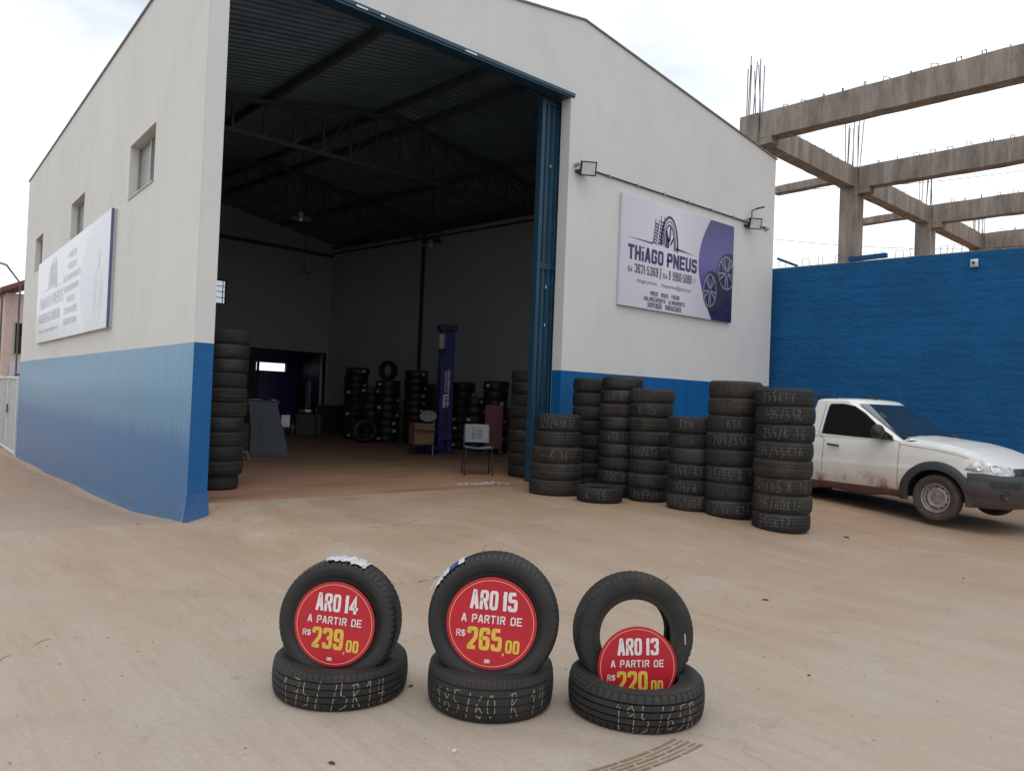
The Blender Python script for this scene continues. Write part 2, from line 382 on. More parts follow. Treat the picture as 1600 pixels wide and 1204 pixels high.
def c_(P, r=.16, closed=True):
    """round the corners of a polyline given on the unit square"""
    out = []; n = len(P)
    for i, p in enumerate(P):
        if not closed and i in (0, n - 1): out.append(p); continue
        a = Vector(P[i - 1]); b = Vector(p); c = Vector(P[(i + 1) % n]); u = (a - b); v = (c - b)
        if u.length < 1e-6 or v.length < 1e-6: out.append(p); continue
        k = min(r, u.length * .49, v.length * .49); p0 = b + u.normalized() * k; p2 = b + v.normalized() * k
        for t in (0, .33, .66, 1): q = p0 * (1 - t) ** 2 + b * 2 * t * (1 - t) + p2 * t * t; out.append((q.x, q.y))
    if closed: out.append(out[0])
    return out
def L_(*P): return list(P)
O_ = c_([(0, 0), (1, 0), (1, 1), (0, 1)], .24)
GL = {'O': [O_], '0': [O_], 'D': [c_([(0, 0), (1, 0), (1, 1), (0, 1), (0, 0)], .30, False)], 'U': [c_([(0, 1), (0, 0), (1, 0), (1, 1)], .24, False)], 'C': [c_([(1, .72), (1, 1), (0, 1), (0, 0), (1, 0), (1, .28)], .2, False)],
      'G': [c_([(1, .72), (1, 1), (0, 1), (0, 0), (1, 0), (1, .48), (.55, .48)], .2, False)], 'A': [L_((0, 0), (.42, 1), (.58, 1), (1, 0)), L_((.2, .27), (.8, .27))], 'R': [c_([(0, 0), (0, 1), (1, 1), (1, .5), (0, .5)], .18, False), L_((.55, .5), (1, 0))],
      'P': [c_([(0, 0), (0, 1), (1, 1), (1, .45), (0, .45)], .18, False)], 'B': [c_([(0, .5), (0, 1), (.92, 1), (.92, .52), (0, .52)], .18, False), c_([(0, .52), (1, .52), (1, 0), (0, 0), (0, .52)], .18, False)],
      'E': [L_((1, 1), (0, 1), (0, 0), (1, 0)), L_((0, .5), (.85, .5))], 'F': [L_((1, 1), (0, 1), (0, 0)), L_((0, .5), (.85, .5))], 'T': [L_((0, 1), (1, 1)), L_((.5, 1), (.5, 0))], 'I': [L_((.5, 0), (.5, 1))], 'i': [L_((.5, 0), (.5, .7)), L_((.5, .88), (.5, 1))],
      'H': [L_((0, 0), (0, 1)), L_((1, 0), (1, 1)), L_((0, .5), (1, .5))], 'N': [L_((0, 0), (0, 1)), L_((0, 1), (1, 0)), L_((1, 0), (1, 1))], 'M': [L_((0, 0), (0, 1)), L_((0, 1), (.5, .35), (1, 1)), L_((1, 1), (1, 0))], 'L': [L_((0, 1), (0, 0), (1, 0))],
      'S': [c_([(1, .76), (1, 1), (0, 1), (0, .52), (1, .48), (1, 0), (0, 0), (0, .24)], .2, False)], '5': [c_([(.95, 1), (0, 1), (0, .55), (1, .58), (1, 0), (0, 0), (0, .25)], .16, False)], '2': [c_([(0, .74), (0, 1), (1, 1), (1, .55), (0, .0), (1, 0)], .16, False)],
      '3': [c_([(0, .76), (0, 1), (1, 1), (1, .52), (.4, .52)], .2, False), c_([(.4, .52), (1, .52), (1, 0), (0, 0), (0, .24)], .2, False)], '1': [L_((.62, 0), (.62, 1)), L_((.12, .80), (.60, .90))], '4': [L_((.75, 0), (.75, 1), (0, .3), (0, .24), (1, .24))],
      '6': [c_([(1, .76), (1, 1), (0, 1), (0, 0), (1, 0), (1, .54), (0, .54)], .2, False)], '9': [c_([(0, .24), (0, 0), (1, 0), (1, 1), (0, 1), (0, .46), (1, .46)], .2, False)], '7': [L_((0, 1), (1, 1), (.4, 0))], '8': [c_([(0, 0), (1, 0), (1, .5), (0, .5)], .2), c_([(.03, .52), (.97, .52), (.97, 1), (.03, 1)], .2)],
      '/': [L_((.1, -.05), (.9, 1.05))], '-': [L_((.1, .45), (.9, .45))], ',': [L_((.6, .1), (.35, -.12))], '·': [L_((.35, .5), (.65, .5))], '$': [c_([(1, .74), (1, .9), (0, .9), (0, .52), (1, .48), (1, .1), (0, .1), (0, .26)], .16, False), L_((.5, -.1), (.5, 1.1))], 'Q': [O_, L_((.6, .25), (1, -.05))]}
GL['Ç'] = GL['C'] + [L_((.5, 0), (.4, -.2))]; GL['Ã'] = GL['A'] + [L_((.2, 1.16), (.4, 1.22), (.6, 1.15), (.8, 1.22))]
def print_text(name, body, box, fn, d, mt, parent, bold=.02, wt=None):
    x0, x1, y0, y1 = box
    if any(ch not in GL and ch != ' ' for ch in body):
        V, F = text2d(body, *box, bold=bold); return link(name, newmesh(name, [fn(a, b, d) for a, b in V], F, mt), parent)
    H = y1 - y0; wt = wt or (.13 + bold * 2.4)
    wid = [.42 if c in 'Ii1,·/-' else (.6 if c == ' ' else (1.25 if c == 'M' else 1)) for c in body]; gap = .12 if (wt and wt > .2) else .20
    tot = sum(wid) + gap * (len(body) - 1); un = (x1 - x0) / tot; st = min(wt * H, un * .36, H * (.215 if wt > .2 else .17)); V = []; F = []; x = x0
    for c, w_ in zip(body, wid):
        cw = w_ * un
        for P in GL.get(c, []):
            ww = max(.0001, cw - st); hh = H - st
            if w_ < .5 and c in 'Ii': Q = [(x + cw / 2, y0 + st / 2 * 0 + b * H) for a, b in P]
            else:
                ends = lambda b: b
                Q = [(x + st / 2 + a * ww, y0 + st / 2 + b * hh) for a, b in P]
            closed = (Vector(P[0]) - Vector(P[-1])).length < 1e-6 and len(P) > 3; n = len(Q); base = len(V)
            dd = d + .00022 * (GL[c].index(P) + 1) + (.0009 * GL[c].index(P) if st > .03 else 0)
            if not closed:     # lengthen free ends to square them off
                for e_, f_ in ((0, 1), (-1, -2)):
                    t = (Vector(Q[e_]) - Vector(Q[f_])); 
                    if t.length > 0 and c not in 'IiCGS52369$Q': t = t.normalized() * st * (.5 if abs(t.normalized().y) > .3 or abs(P[e_][0] - .5) > .3 else .0); Q[e_] = (Q[e_][0] + t.x, Q[e_][1] + t.y)
            for i in range(n):
                if closed: a = Vector(Q[(i - 1) % (n - 1)]); b = Vector(Q[(i + 1) % (n - 1)])
                else: a = Vector(Q[max(0, i - 1)]); b = Vector(Q[min(n - 1, i + 1)])
                p = Vector(Q[i]); t1 = (p - a) if (p - a).length > 1e-7 else (b - p); t2 = (b - p) if (b - p).length > 1e-7 else (p - a); t1 = t1.normalized(); t2 = t2.normalized()
                n1 = Vector((-t1.y, t1.x)); n2 = Vector((-t2.y, t2.x)); m = n1 + n2; m = m.normalized() if m.length > 1e-5 else n1; k = st / 2 / max(.5, m.dot(n1))
                V += [fn(p.x + m.x * k, p.y + m.y * k, dd), fn(p.x - m.x * k, p.y - m.y * k, dd)]
            for i in range(n - 1): F.append((base + 2 * i, base + 2 * i + 1, base + 2 * i + 3, base + 2 * i + 2))
        x += cw + gap * un
    return link(name, newmesh(name, V, F, mt), parent)
def flat_poly(name, pts, fn, d, mt, parent):
    V = [fn(a, b, d) for a, b in pts]
    return link(name, newmesh(name, V, [tuple(range(len(V)))], mt), parent)
def ribbon(pts, w, fn, d):
    """closed flat band following 2-D points"""
    V = []; F = []
    for i, p in enumerate(pts):
        a = Vector(pts[max(0, i - 1)]); b = Vector(pts[min(len(pts) - 1, i + 1)]); t = (b - a).normalized(); n = Vector((-t.y, t.x)) * w / 2
        V += [fn(p[0] + n.x, p[1] + n.y, d), fn(p[0] - n.x, p[1] - n.y, d)]
    for i in range(len(pts) - 1): F.append((2 * i, 2 * i + 1, 2 * i + 3, 2 * i + 2))
    return V, F

# ------------------------------------------------------------------ ground
def sm(t): t = max(0, min(1, t)); return t * t * (3 - 2 * t)
def gz(x, y):
    rise = .155 * sm((y + 5.5) / 2.9)
    side = sm((x - .04 * y - .02) / .5)
    fall = 0
    for (a, fa), (b, fb) in zip(((-1, 0), (.0, -.02), (1.3, -.16), (2.4, -.25), (4.7, -.32), (10.9, -.50), (15.7, -.58), (400, -.9)),
                                ((.0, -.02), (1.3, -.16), (2.4, -.25), (4.7, -.32), (10.9, -.50), (15.7, -.58), (400, -.9), (900, -.9))):
        if a <= y < b: fall = fa + (fb - fa) * (y - a) / (b - a)
    if x > 13: return min(rise, .15) * side
    return rise * side + fall * (1 - side)
def axis(lo, hi, step, outer):
    a = []; v = lo
    while v <= hi + 1e-6: a.append(v); v += step
    return sorted([-o for o in outer if -o < lo] + a + [o for o in outer if o > hi])
xs = axis(-14, 18, .2, (20, 24, 30, 45, 70, 120, 250, 600)); ys = axis(-16, 26, .25, (30, 45, 70, 120, 250, 600))
xs = sorted(set([-600, -250, -120, -70, -45, -30, -20] + xs)); ys = sorted(set([-600, -250, -120, -70, -45, -30, -20] + ys))
V = [(x, y, gz(x, y) + (.004 * math.sin(x * 1.7 + y) * math.sin(y * 1.3) if abs(x) < 14 and abs(y) < 16 else 0)) for x in xs for y in ys]
ny = len(ys); F = [(i * ny + j, (i + 1) * ny + j, (i + 1) * ny + j + 1, i * ny + j + 1) for i in range(len(xs) - 1) for j in range(ny - 1)]
ground = tag(link('ground', newmesh('ground', V, F, 'yard_ground', smooth=True)), kind='structure')
def GZ(x, y): return gz(x, y) + (.004 * math.sin(x * 1.7 + y) * math.sin(y * 1.3))

# dusty print left by a tyre on the ground, bottom of the picture
def arcp(t): return (-.60 + .56 * t, -6.50 + .005 * math.sin(3 * t) - .13 * t + .10 * t * t)
for k in range(5):
    off = -.055 + k * .026
    pts = []
    for i in range(40):
        x, y = arcp(i / 39); pts.append((x + off * .5, y - off * .95 + .012 * math.sin(i * .3) * 0))
    V, F = ribbon(pts, .010 if k % 2 else .013, lambda a, b, d: (a, b, GZ(a, b) + d), .003)
    F = [f for i, f in enumerate(F) if (i * 7 + k * 3) % 13 > 0]
    link('tyre_print', newmesh('tyre_print', V, F, 'tread_mark' if k % 2 == 0 else 'tread_mark_dust'), ground)

rs = random.Random(12)
def scuff(cx, cy, r, a0, a1, w, mt='tread_mark_dust', sq=.55, rot=.8):
    pts = []
    for i in range(26):
        a = R(a0 + (a1 - a0) * i / 25); u, v = r * math.cos(a), r * sq * math.sin(a) + .01 * math.sin(i * 1.7)
        pts.append((cx + u * math.cos(rot) - v * math.sin(rot), cy + u * math.sin(rot) + v * math.cos(rot)))
    V, F = ribbon(pts, w, lambda a, b, d: (a, b, GZ(a, b) + d), .003); F = [f for i, f in enumerate(F) if rs.random() > .38]
    link('scuff_mark', newmesh('scuff_mark', V, F, mt), ground)
for cx, cy, r, a0, a1, w in ((-1.9, -3.9, .45, 60, 190, .006), (.9, -2.6, 1.6, 215, 270, .009), (1.0, -2.7, 1.75, 215, 265, .009), (2.2, -4.9, .35, 20, 90, .006), (.9, -5.9, .35, 30, 80, .006), (3.4, -3.0, 1.3, 20, 60, .009), (1.6, -1.2, 1.1, 200, 260, .009)):
    scuff(cx, cy, r, a0, a1, w, 'tread_mark_dust')
# ------------------------------------------------------------------ workshop building
W = 11.589; EZ = 6.62; AZ = 7.475; PHI = R(2.33); PSI = R(-6.578)
def side(s, z, d=0):     # point on the outer left wall, d = outward offset
    return Vector((s * math.sin(PHI) - d * math.cos(PHI), s * math.cos(PHI) + d * math.sin(PHI), z))
def right(s, z, d=0):    # point on the outer right wall, d = outward offset
    return Vector((W + s * math.sin(PSI) + d * math.cos(PSI), s * math.cos(PSI) - d * math.sin(PSI), z))
def wall(xs, zs, holes, fn, t, ztop=None):
    """wall of thickness t (towards the inside); holes = (x0,x1,z0,z1); fn(x,z,d)"""
    def solid(i, j):
        if i < 0 or j < 0 or i >= len(xs) - 1 or j >= len(zs) - 1: return False
        cx = (xs[i] + xs[i + 1]) / 2; cz = (zs[j] + zs[j + 1]) / 2
        return not any(a < cx < b and c < cz < d for a, b, c, d in holes)
    def z(i, j): return ztop(xs[i]) if ztop and j == len(zs) - 1 else zs[j]
    V = []; F = []
    def q(a, b, c, d): n = len(V); V.extend([a, b, c, d]); F.append((n, n + 1, n + 2, n + 3))
    for i in range(len(xs) - 1):
        for j in range(len(zs) - 1):
            if not solid(i, j): continue
            p = [(xs[i], z(i, j)), (xs[i + 1], z(i + 1, j)), (xs[i + 1], z(i + 1, j + 1)), (xs[i], z(i, j + 1))]
            f = [fn(a, b, 0) for a, b in p]; k = [fn(a, b, -t) for a, b in p]
            q(*f); q(*k[::-1])
            if not solid(i - 1, j): q(f[0], f[3], k[3], k[0])
            if not solid(i + 1, j): q(f[1], k[1], k[2], f[2])
            if not solid(i, j - 1): q(f[0], k[0], k[1], f[1])
            if not solid(i, j + 1): q(f[3], f[2], k[2], k[3])
    bm = bmesh.new(); vs = [bm.verts.new(v) for v in V]
    for f_ in F: bm.faces.new([vs[i] for i in f_])
    bmesh.ops.remove_doubles(bm, verts=bm.verts, dist=1e-4); bmesh.ops.recalc_face_normals(bm, faces=bm.faces)
    me = bpy.data.meshes.new('wall'); bm.to_mesh(me); bm.free(); return me
bld = thing('workshop', 'large white and blue tyre workshop with an open front and gabled roof', 'workshop')
DX0, DX1, DZ = .21, 5.55, 6.236
top = lambda x: EZ + (AZ - EZ) * (1 - abs(x - W / 2) / (W / 2))
def front_fn(x, z, d): return Vector((x + (max(0, -d) * math.tan(PHI) if x < .01 else 0), -d, z))
me = wall([0, DX0, DX1, W / 2, W], [-.25, DZ, EZ], [(DX0, DX1, -1, DZ)], front_fn, .2, top); me.materials.append(MT['facade_paint']); me.name = 'front_wall'
link('front_wall', me, bld)
wins = [(2.09, 3.50), (6.95, 8.30), (12.02, 13.22)]; WZ0, WZ1 = 4.07, 4.85
xs_ = [.2]; 
for a, b in wins: xs_ += [a, b]
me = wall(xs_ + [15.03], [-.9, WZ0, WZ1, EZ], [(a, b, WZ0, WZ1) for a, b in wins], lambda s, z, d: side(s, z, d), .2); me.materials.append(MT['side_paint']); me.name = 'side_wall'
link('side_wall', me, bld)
# corner strip of the side wall so its paint turns the corner cleanly
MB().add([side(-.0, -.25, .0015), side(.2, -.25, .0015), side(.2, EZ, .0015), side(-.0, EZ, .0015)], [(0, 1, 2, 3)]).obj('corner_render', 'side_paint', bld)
me = wall([.2, 15.66], [-.2, EZ - .1], [], lambda s, z, d: right(s, z, d), .2); me.materials.append(MT['facade_paint']); me.name = 'side_wall'
link('side_wall', me, bld)
# inner faces of both long walls carry the dull grey workshop paint
def sheet(name, P, mt, parent): return link(name, newmesh(name, P, [tuple(range(len(P)))], mt), parent)
IN = .2
me = wall(xs_ + [14.85], [.0, WZ0, WZ1, EZ - .2], [(a, b, WZ0, WZ1) for a, b in wins], lambda s, z, d: side(s, z, -.202 + d), .01); me.materials.append(MT['inner_paint']); link('inner_lining', me, bld)
sheet('inner_lining', [right(.21, 0, -.206), right(15.64, 0, -.206), right(15.64, EZ - .05, -.206), right(.21, EZ - .05, -.206)], 'inner_paint', bld)
me = wall([DX1, W / 2, W - .25], [0, EZ], [], lambda x, z, d: Vector((x, .208, z)), .002, lambda x: top(x) - .15); me.materials.append(MT['inner_paint']); link('inner_lining', me, bld)
# back wall
bl = side(14.834, 0, -.2); br = right(15.565, 0, -.2); bdir = (br - bl).normalized(); bn = Vector((-bdir.y, bdir.x, 0)); BW = (br - bl).length
def back(t, z, d=0): return Vector((bl.x, bl.y, 0)) + bdir * t + bn * (-d) + Vector((0, 0, z))   # d>0 towards the front
BH = [(5.85, 8.62, .1, 2.70), (3.6, 5.16, 4.0, 4.76)]
me = wall([-.1, 3.6, 5.16, 5.85, 8.62, BW + .1], [0, 2.70, 4.0, 4.76, EZ - .1], BH, lambda t, z, d: back(t, z, d), .15, lambda t: EZ + .05 + .8 * (1 - abs(t - BW / 2) / (BW / 2))); me.materials.append(MT['inner_paint']); me.name = 'back_wall'
link('back_wall', me, bld)
# roof: two corrugated planes between eaves and ridge
def roof(name, lo, hi, zlo, zhi, s0, s1, per=.16, dep=.035):
    V = []; n = int((s1 - s0) / per); st = []
    for k in range(n):
        y = s0 + k * per; st += [(y, 0), (y + per * .3, 0), (y + per * .42, 1), (y + per * .88, 1)]
    st.append((s1, 0))
    for y, h in st:
        a = lo(y); b = hi(y); V += [(a.x, a.y, zlo + h * dep), (b.x, b.y, zhi + h * dep)]
    F = [(2 * i, 2 * i + 1, 2 * i + 3, 2 * i + 2) for i in range(len(st) - 1)]
    return link(name, newmesh(name, V, F, 'roof_sheet'), bld)
def rl(s): return Vector((W / 2 + s * math.sin(PSI) * .62, s, 0))
RZ = 7.24; LZ = 6.42
roof('roof_sheet', lambda s: side(s, 0, -.02), lambda s: rl(s), LZ, RZ, .21, 15.0)
roof('roof_sheet', lambda s: right(s, 0, -.02), lambda s: rl(s), LZ, RZ, .21, 15.62)
MB().add([rl(.21) + Vector((-.25, 0, RZ + .02)), rl(.21) + Vector((0, 0, RZ + .09)), rl(.21) + Vector((.25, 0, RZ + .02)),
          rl(15.5) + Vector((-.25, 0, RZ + .02)), rl(15.5) + Vector((0, 0, RZ + .09)), rl(15.5) + Vector((.25, 0, RZ + .02))],
         [(0, 1, 4, 3), (1, 2, 5, 4)]).obj('ridge_cap', 'roof_sheet', bld)
# metal flashings over the parapets
for a, b in ((0, W / 2), (W / 2, W)):
    MB().bar((a - (.02 if a == 0 else 0), .1, top(a) + .012), (b + (.02 if b == W else 0), .1, top(b) + .012), .25, .025).obj('flashing', 'flashing', bld)
MB().bar(side(.3, EZ + .012, -.1), side(15.05, EZ + .012, -.1), .25, .025).obj('flashing', 'flashing', bld)
# purlins
def ptxy(side_, f, s):
    lo = side(s, 0, -.2) if side_ < 0 else right(s, 0, -.2); hi = rl(s)
    p = lo.lerp(hi, f); p.z = LZ + (RZ - LZ) * f - .07; return p
for sd_, f in ((-1, .48), (-1, .94), (1, .90), (1, .45), (-1, .04), (1, .04)):
    a = ptxy(sd_, f, .25); b = ptxy(sd_, f, 14.9); MB().bar(a, b, .085, .13).obj('purlin', 'dark_steel', bld)
# trusses
for s in (5.0, 10.0):
    L = side(s, 0, -.2); Rr = right(s, 0, -.2); ridge = rl(s); tr = None
    zb = 5.98
    def zt(x): 
        f = (x - L.x) / (ridge.x - L.x) if x < ridge.x else (Rr.x - x) / (Rr.x - ridge.x)
        return LZ - .16 + (RZ - LZ) * f
    tr = MB().bar((L.x, s, zb), (Rr.x, s, zb), .07, .08).obj('truss', 'dark_steel', bld)
    for a, b in ((L.x, ridge.x), (ridge.x, Rr.x)):
        MB().bar((a, s, zt(a)), (b, s, zt(b)), .07, .09).obj('top_chord', 'dark_steel', tr)
    n = 18; xx = [L.x + (Rr.x - L.x) * i / n for i in range(n + 1)]
    for i, x in enumerate(xx[1:-1], 1):
        MB().bar((x, s, zb + .04), (x, s, zt(x) - .04), .04, .045, (0, 1, 0)).obj('strut', 'dark_steel', tr)
    for i in range(n):
        a, b = (xx[i], xx[i + 1])
        if i < n / 2: MB().bar((a, s, zb + .04), (b, s, zt(b) - .05), .03, .03, (0, 1, 0)).obj('diagonal', 'dark_steel', tr)
        else: MB().bar((b, s, zb + .04), (a, s, zt(a) - .05), .03, .03, (0, 1, 0)).obj('diagonal', 'dark_steel', tr)
MB().bar(back(0, 6.08, .05), back(BW, 6.08, .05), .08, .10).obj('tie_beam', 'dark_steel', bld)
MB().bar(right(.3, 6.33, -.30), right(15.4, 6.33, -.30), .10, .09).obj('gutter_beam', 'dark_steel', bld)
MB().bar(right(.3, 6.15, -.235), right(15.4, 6.15, -.235), .04, .04).obj('cable_tray', 'black_metal', bld)
# lintel: steel track with chipped paint
MB().bar((DX0 + .004, .10, DZ - .032), (DX1 + .06, .10, DZ - .032), .21, .055).obj('lintel_track', 'gate_blue', bld)
MB().bar((DX0 + .004, -.012, DZ - .0), (DX1 + .07, -.012, DZ - .012), .02, .05).obj('lintel_lip', 'gate_blue', bld)
for x, w in ((1.75, .16), (2.10, .06), (3.45, .20)):
    MB().box((x, -.0245, DZ - .030), (x + w, -.0225, DZ - .008)).obj('paint_chip', 'white_metal', bld)
# bulging painted plinth of the corner pillar and along the side wall
def plinth():
    m = MB(); n = 24; prof = [(.0, .27), (.012, .262), (.02, .15), (.05, -.02), (.075, -.95)]
    path = [(DX0, 0, 1, 0)]
    V = []; F = []
    line = []
    for i in range(5): line.append((Vector((DX0 + .012 - i * (DX0 + .012) / 4, 0, 0)), Vector((0, -1, 0))))
    line[-1] = (Vector((0, 0, 0)), Vector((-1, -1, 0)))
    for i in range(1, 30):
        s = 15.0 * (i / 29) ** 1.6; line.append((side(s, 0), (side(0, 0, 1) - side(0, 0, 0))))
    for k, (p, nrm) in enumerate(line):
        base = gz(p.x - .1, p.y) if k > 4 else 0
        fade = 1 if k <= 4 else max(.04, 1 - .4 * (k - 4))
        jit = random.uniform(-.003, .006)
        for d, z in prof:
            d2 = d * fade + (jit if z < .2 else 0) + .003
            V.append(p + nrm * d2 + Vector((0, 0, (z if k <= 5 else z - .14) + base if z > -.5 else -.9)))
    m_ = len(prof)
    for k in range(len(line) - 1):
        for j in range(m_ - 1): F.append((k * m_ + j, k * m_ + j + 1, (k + 1) * m_ + j + 1, (k + 1) * m_ + j))
    # return into the doorway
    n0 = len(V); 
    for d, z in prof: V.append(Vector((DX0 + .012 + d * .15, .2, z if z > -.5 else -.9)))
    for j in range(m_ - 1): F.append((j, n0 + j, n0 + j + 1, j + 1))
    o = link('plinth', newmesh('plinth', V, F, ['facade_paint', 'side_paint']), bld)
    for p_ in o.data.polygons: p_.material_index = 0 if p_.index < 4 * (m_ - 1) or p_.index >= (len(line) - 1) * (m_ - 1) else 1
    return clean(o)
pl = plinth()
# side windows with recessed frame, sill and pane
for a, b in wins:
    w = link('window', MB().mesh('window', None), bld)
    bpy.data.objects.remove(w)
    m = MB(); D = -.13
    for p, q in (((a, WZ0 + .02), (b, WZ0 + .02)), ((a, WZ1 - .02), (b, WZ1 - .02))): m.bar(side(p[0], p[1], D), side(q[0], q[1], D), .04, .04)
    for s in (a + .02, b - .02, (a + b) / 2): m.bar(side(s, WZ0 + .04, D), side(s, WZ1 - .04, D), .04, .04)
    f = m.obj('window', 'enamel', bld)
    sheet('pane', [side(a + .04, WZ0 + .04, D - .005), side((a + b) / 2 - .02, WZ0 + .04, D - .005), side((a + b) / 2 - .02, WZ1 - .04, D - .005), side(a + .04, WZ1 - .04, D - .005)], 'pane_glass', f)
    sheet('pane', [side((a + b) / 2 + .02, WZ0 + .04, D - .012), side(b - .04, WZ0 + .04, D - .012), side(b - .04, WZ1 - .04, D - .012), side((a + b) / 2 + .02, WZ1 - .04, D - .012)], 'enamel', f)
    MB().bar(side(a, WZ0 + .008, -.05), side(b, WZ0 + .008, -.05), .13, .02).obj('sill', 'enamel', f)
# back window with bars
f = MB()
for z in (4.02, 4.74): f.bar(back(3.6, z, -.05), back(5.16, z, -.05), .04, .04)
for t in (3.62, 5.14): f.bar(back(t, 4.04, -.05), back(t, 4.72, -.05), .04, .04)
f = f.obj('window', 'dark_steel', bld)
for z in (4.2, 4.38, 4.55): MB().bar(back(3.62, z, .0), back(5.12, z, .0), .02, .02).obj('bar', 'black_metal', f)
for t in (4.2, 4.6, 5.02): MB().bar(back(t, 4.04, .02), back(t, 4.72, .02), .02, .02).obj('bar', 'black_metal', f)
sheet('pane', [back(3.64, 4.04, -.06), back(5.12, 4.04, -.06), back(5.12, 4.72, -.06), back(3.64, 4.72, -.06)], 'lens_glass', f)
# sliding back gate, pushed to the left of its opening
g = MB()
for i in range(9):
    t = 5.85 + i * .055; g.box((0, 0, 0), (0, 0, 0)) if False else g.bar(back(t, .18, .05 + .02 * (i % 2)), back(t, 2.68, .05 + .02 * (i % 2)), .05, .03, (1, 0, 0))
g.obj('back_gate', 'dark_steel', bld)
MB().bar(back(5.8, 2.72, .04), back(8.72, 2.72, .04), .05, .06).obj('door_frame', 'black_metal', bld)
MB().bar(back(8.66, .18, .04), back(8.66, 2.69, .04), .06, .08, (1, 0, 0)).obj('door_frame', 'black_metal', bld)
# floor slab
fl = [(.06, .0), (W - .15, .0), (9.85, 15.4), (.75, 14.9)]
tag(sheet('workshop_floor', [(x, y, .17) for x, y in fl], 'workshop_floor', None), kind='structure')
tag(MB().box((DX0 + .01, -.012, -.1), (DX1 - .01, .0, .169)).obj('threshold', 'yard_ground'), kind='structure')
# annex behind the back door
ann = thing('annex_room', 'back room behind the rear door with blue walls and a bright gap under its ceiling', 'room')
AH = 2.95
me = wall([4.5, 9.31, 10.65, 13.5], [0, 2.20, 2.52, AH], [(9.31, 10.65, 2.20, 2.52)], lambda x, z, d: Vector((x, 21 - d, z)), .15); me.materials.append(MT['lift_blue']); link('rear_wall', me, ann)
MB().box((11.2, 15.8, 0), (11.35, 21, AH)).obj('end_wall', 'gate_blue', ann)
MB().box((4.4, 15.6, 0), (4.5, 21.15, AH)).obj('end_wall', 'gate_blue', ann)
MB().box((4.4, 15.62, AH), (13.6, 21.2, AH + .1)).obj('ceiling', 'enamel', ann)
sheet('annex_floor', [(4.5, 15.2, .165), (13.5, 15.3, .165), (13.5, 21, .165), (4.5, 21, .165)], 'workshop_floor', ann)
for y in (17, 18.5, 20): MB().box((4.5, y, AH - .06), (11.2, y + .06, AH)).obj('ceiling_batten', 'dark_steel', ann)

# big sliding gate parked behind the right jamb
gt = thing('sliding_gate', 'tall blue corrugated sliding gate pushed open behind the right door jamb', 'gate', (5.20, .32, .19))
GH = 5.95
m = MB(); per = .125; n = 40
for (z0, z1) in ((.08, 3.30), (3.40, GH)):
    m = MB(); pts = []
    for k in range(n):
        x = .07 + k * per; pts += [(x, 0), (x + per * .3, 0), (x + per * .42, -.04), (x + per * .86, -.04)]
    V = [(x, y, z) for x, y in pts for z in (z0, z1)]
    m.add(V, [(2 * i, 2 * i + 2, 2 * i + 3, 2 * i + 1) for i in range(len(pts) - 1)]); m.obj('corrugated_sheet', 'gate_blue', gt)
MB().box((0, -.06, 0), (.07, .05, GH)).obj('leading_post', 'gate_blue', gt)
MB().box((.07, -.05, 3.30), (5.1, .05, 3.40)).obj('rail', 'gate_blue', gt)
MB().box((.07, -.05, 0), (5.1, .05, .08)).obj('rail', 'gate_blue', gt)
MB().box((.07, -.05, GH - .06), (5.1, .03, GH)).obj('rail', 'gate_blue', gt)
MB().tube([(-.02, -.10, .95), (-.02, -.15, .97), (-.02, -.15, 1.2), (-.02, -.10, 1.22)], .012, 6).obj('pull_handle', 'gate_blue', gt)
for z in (4.9, 3.0, 2.4): MB().box((.2, -.0625, z), (.212, -.0605, z + .05)).obj('paint_chip', 'white_metal', gt)

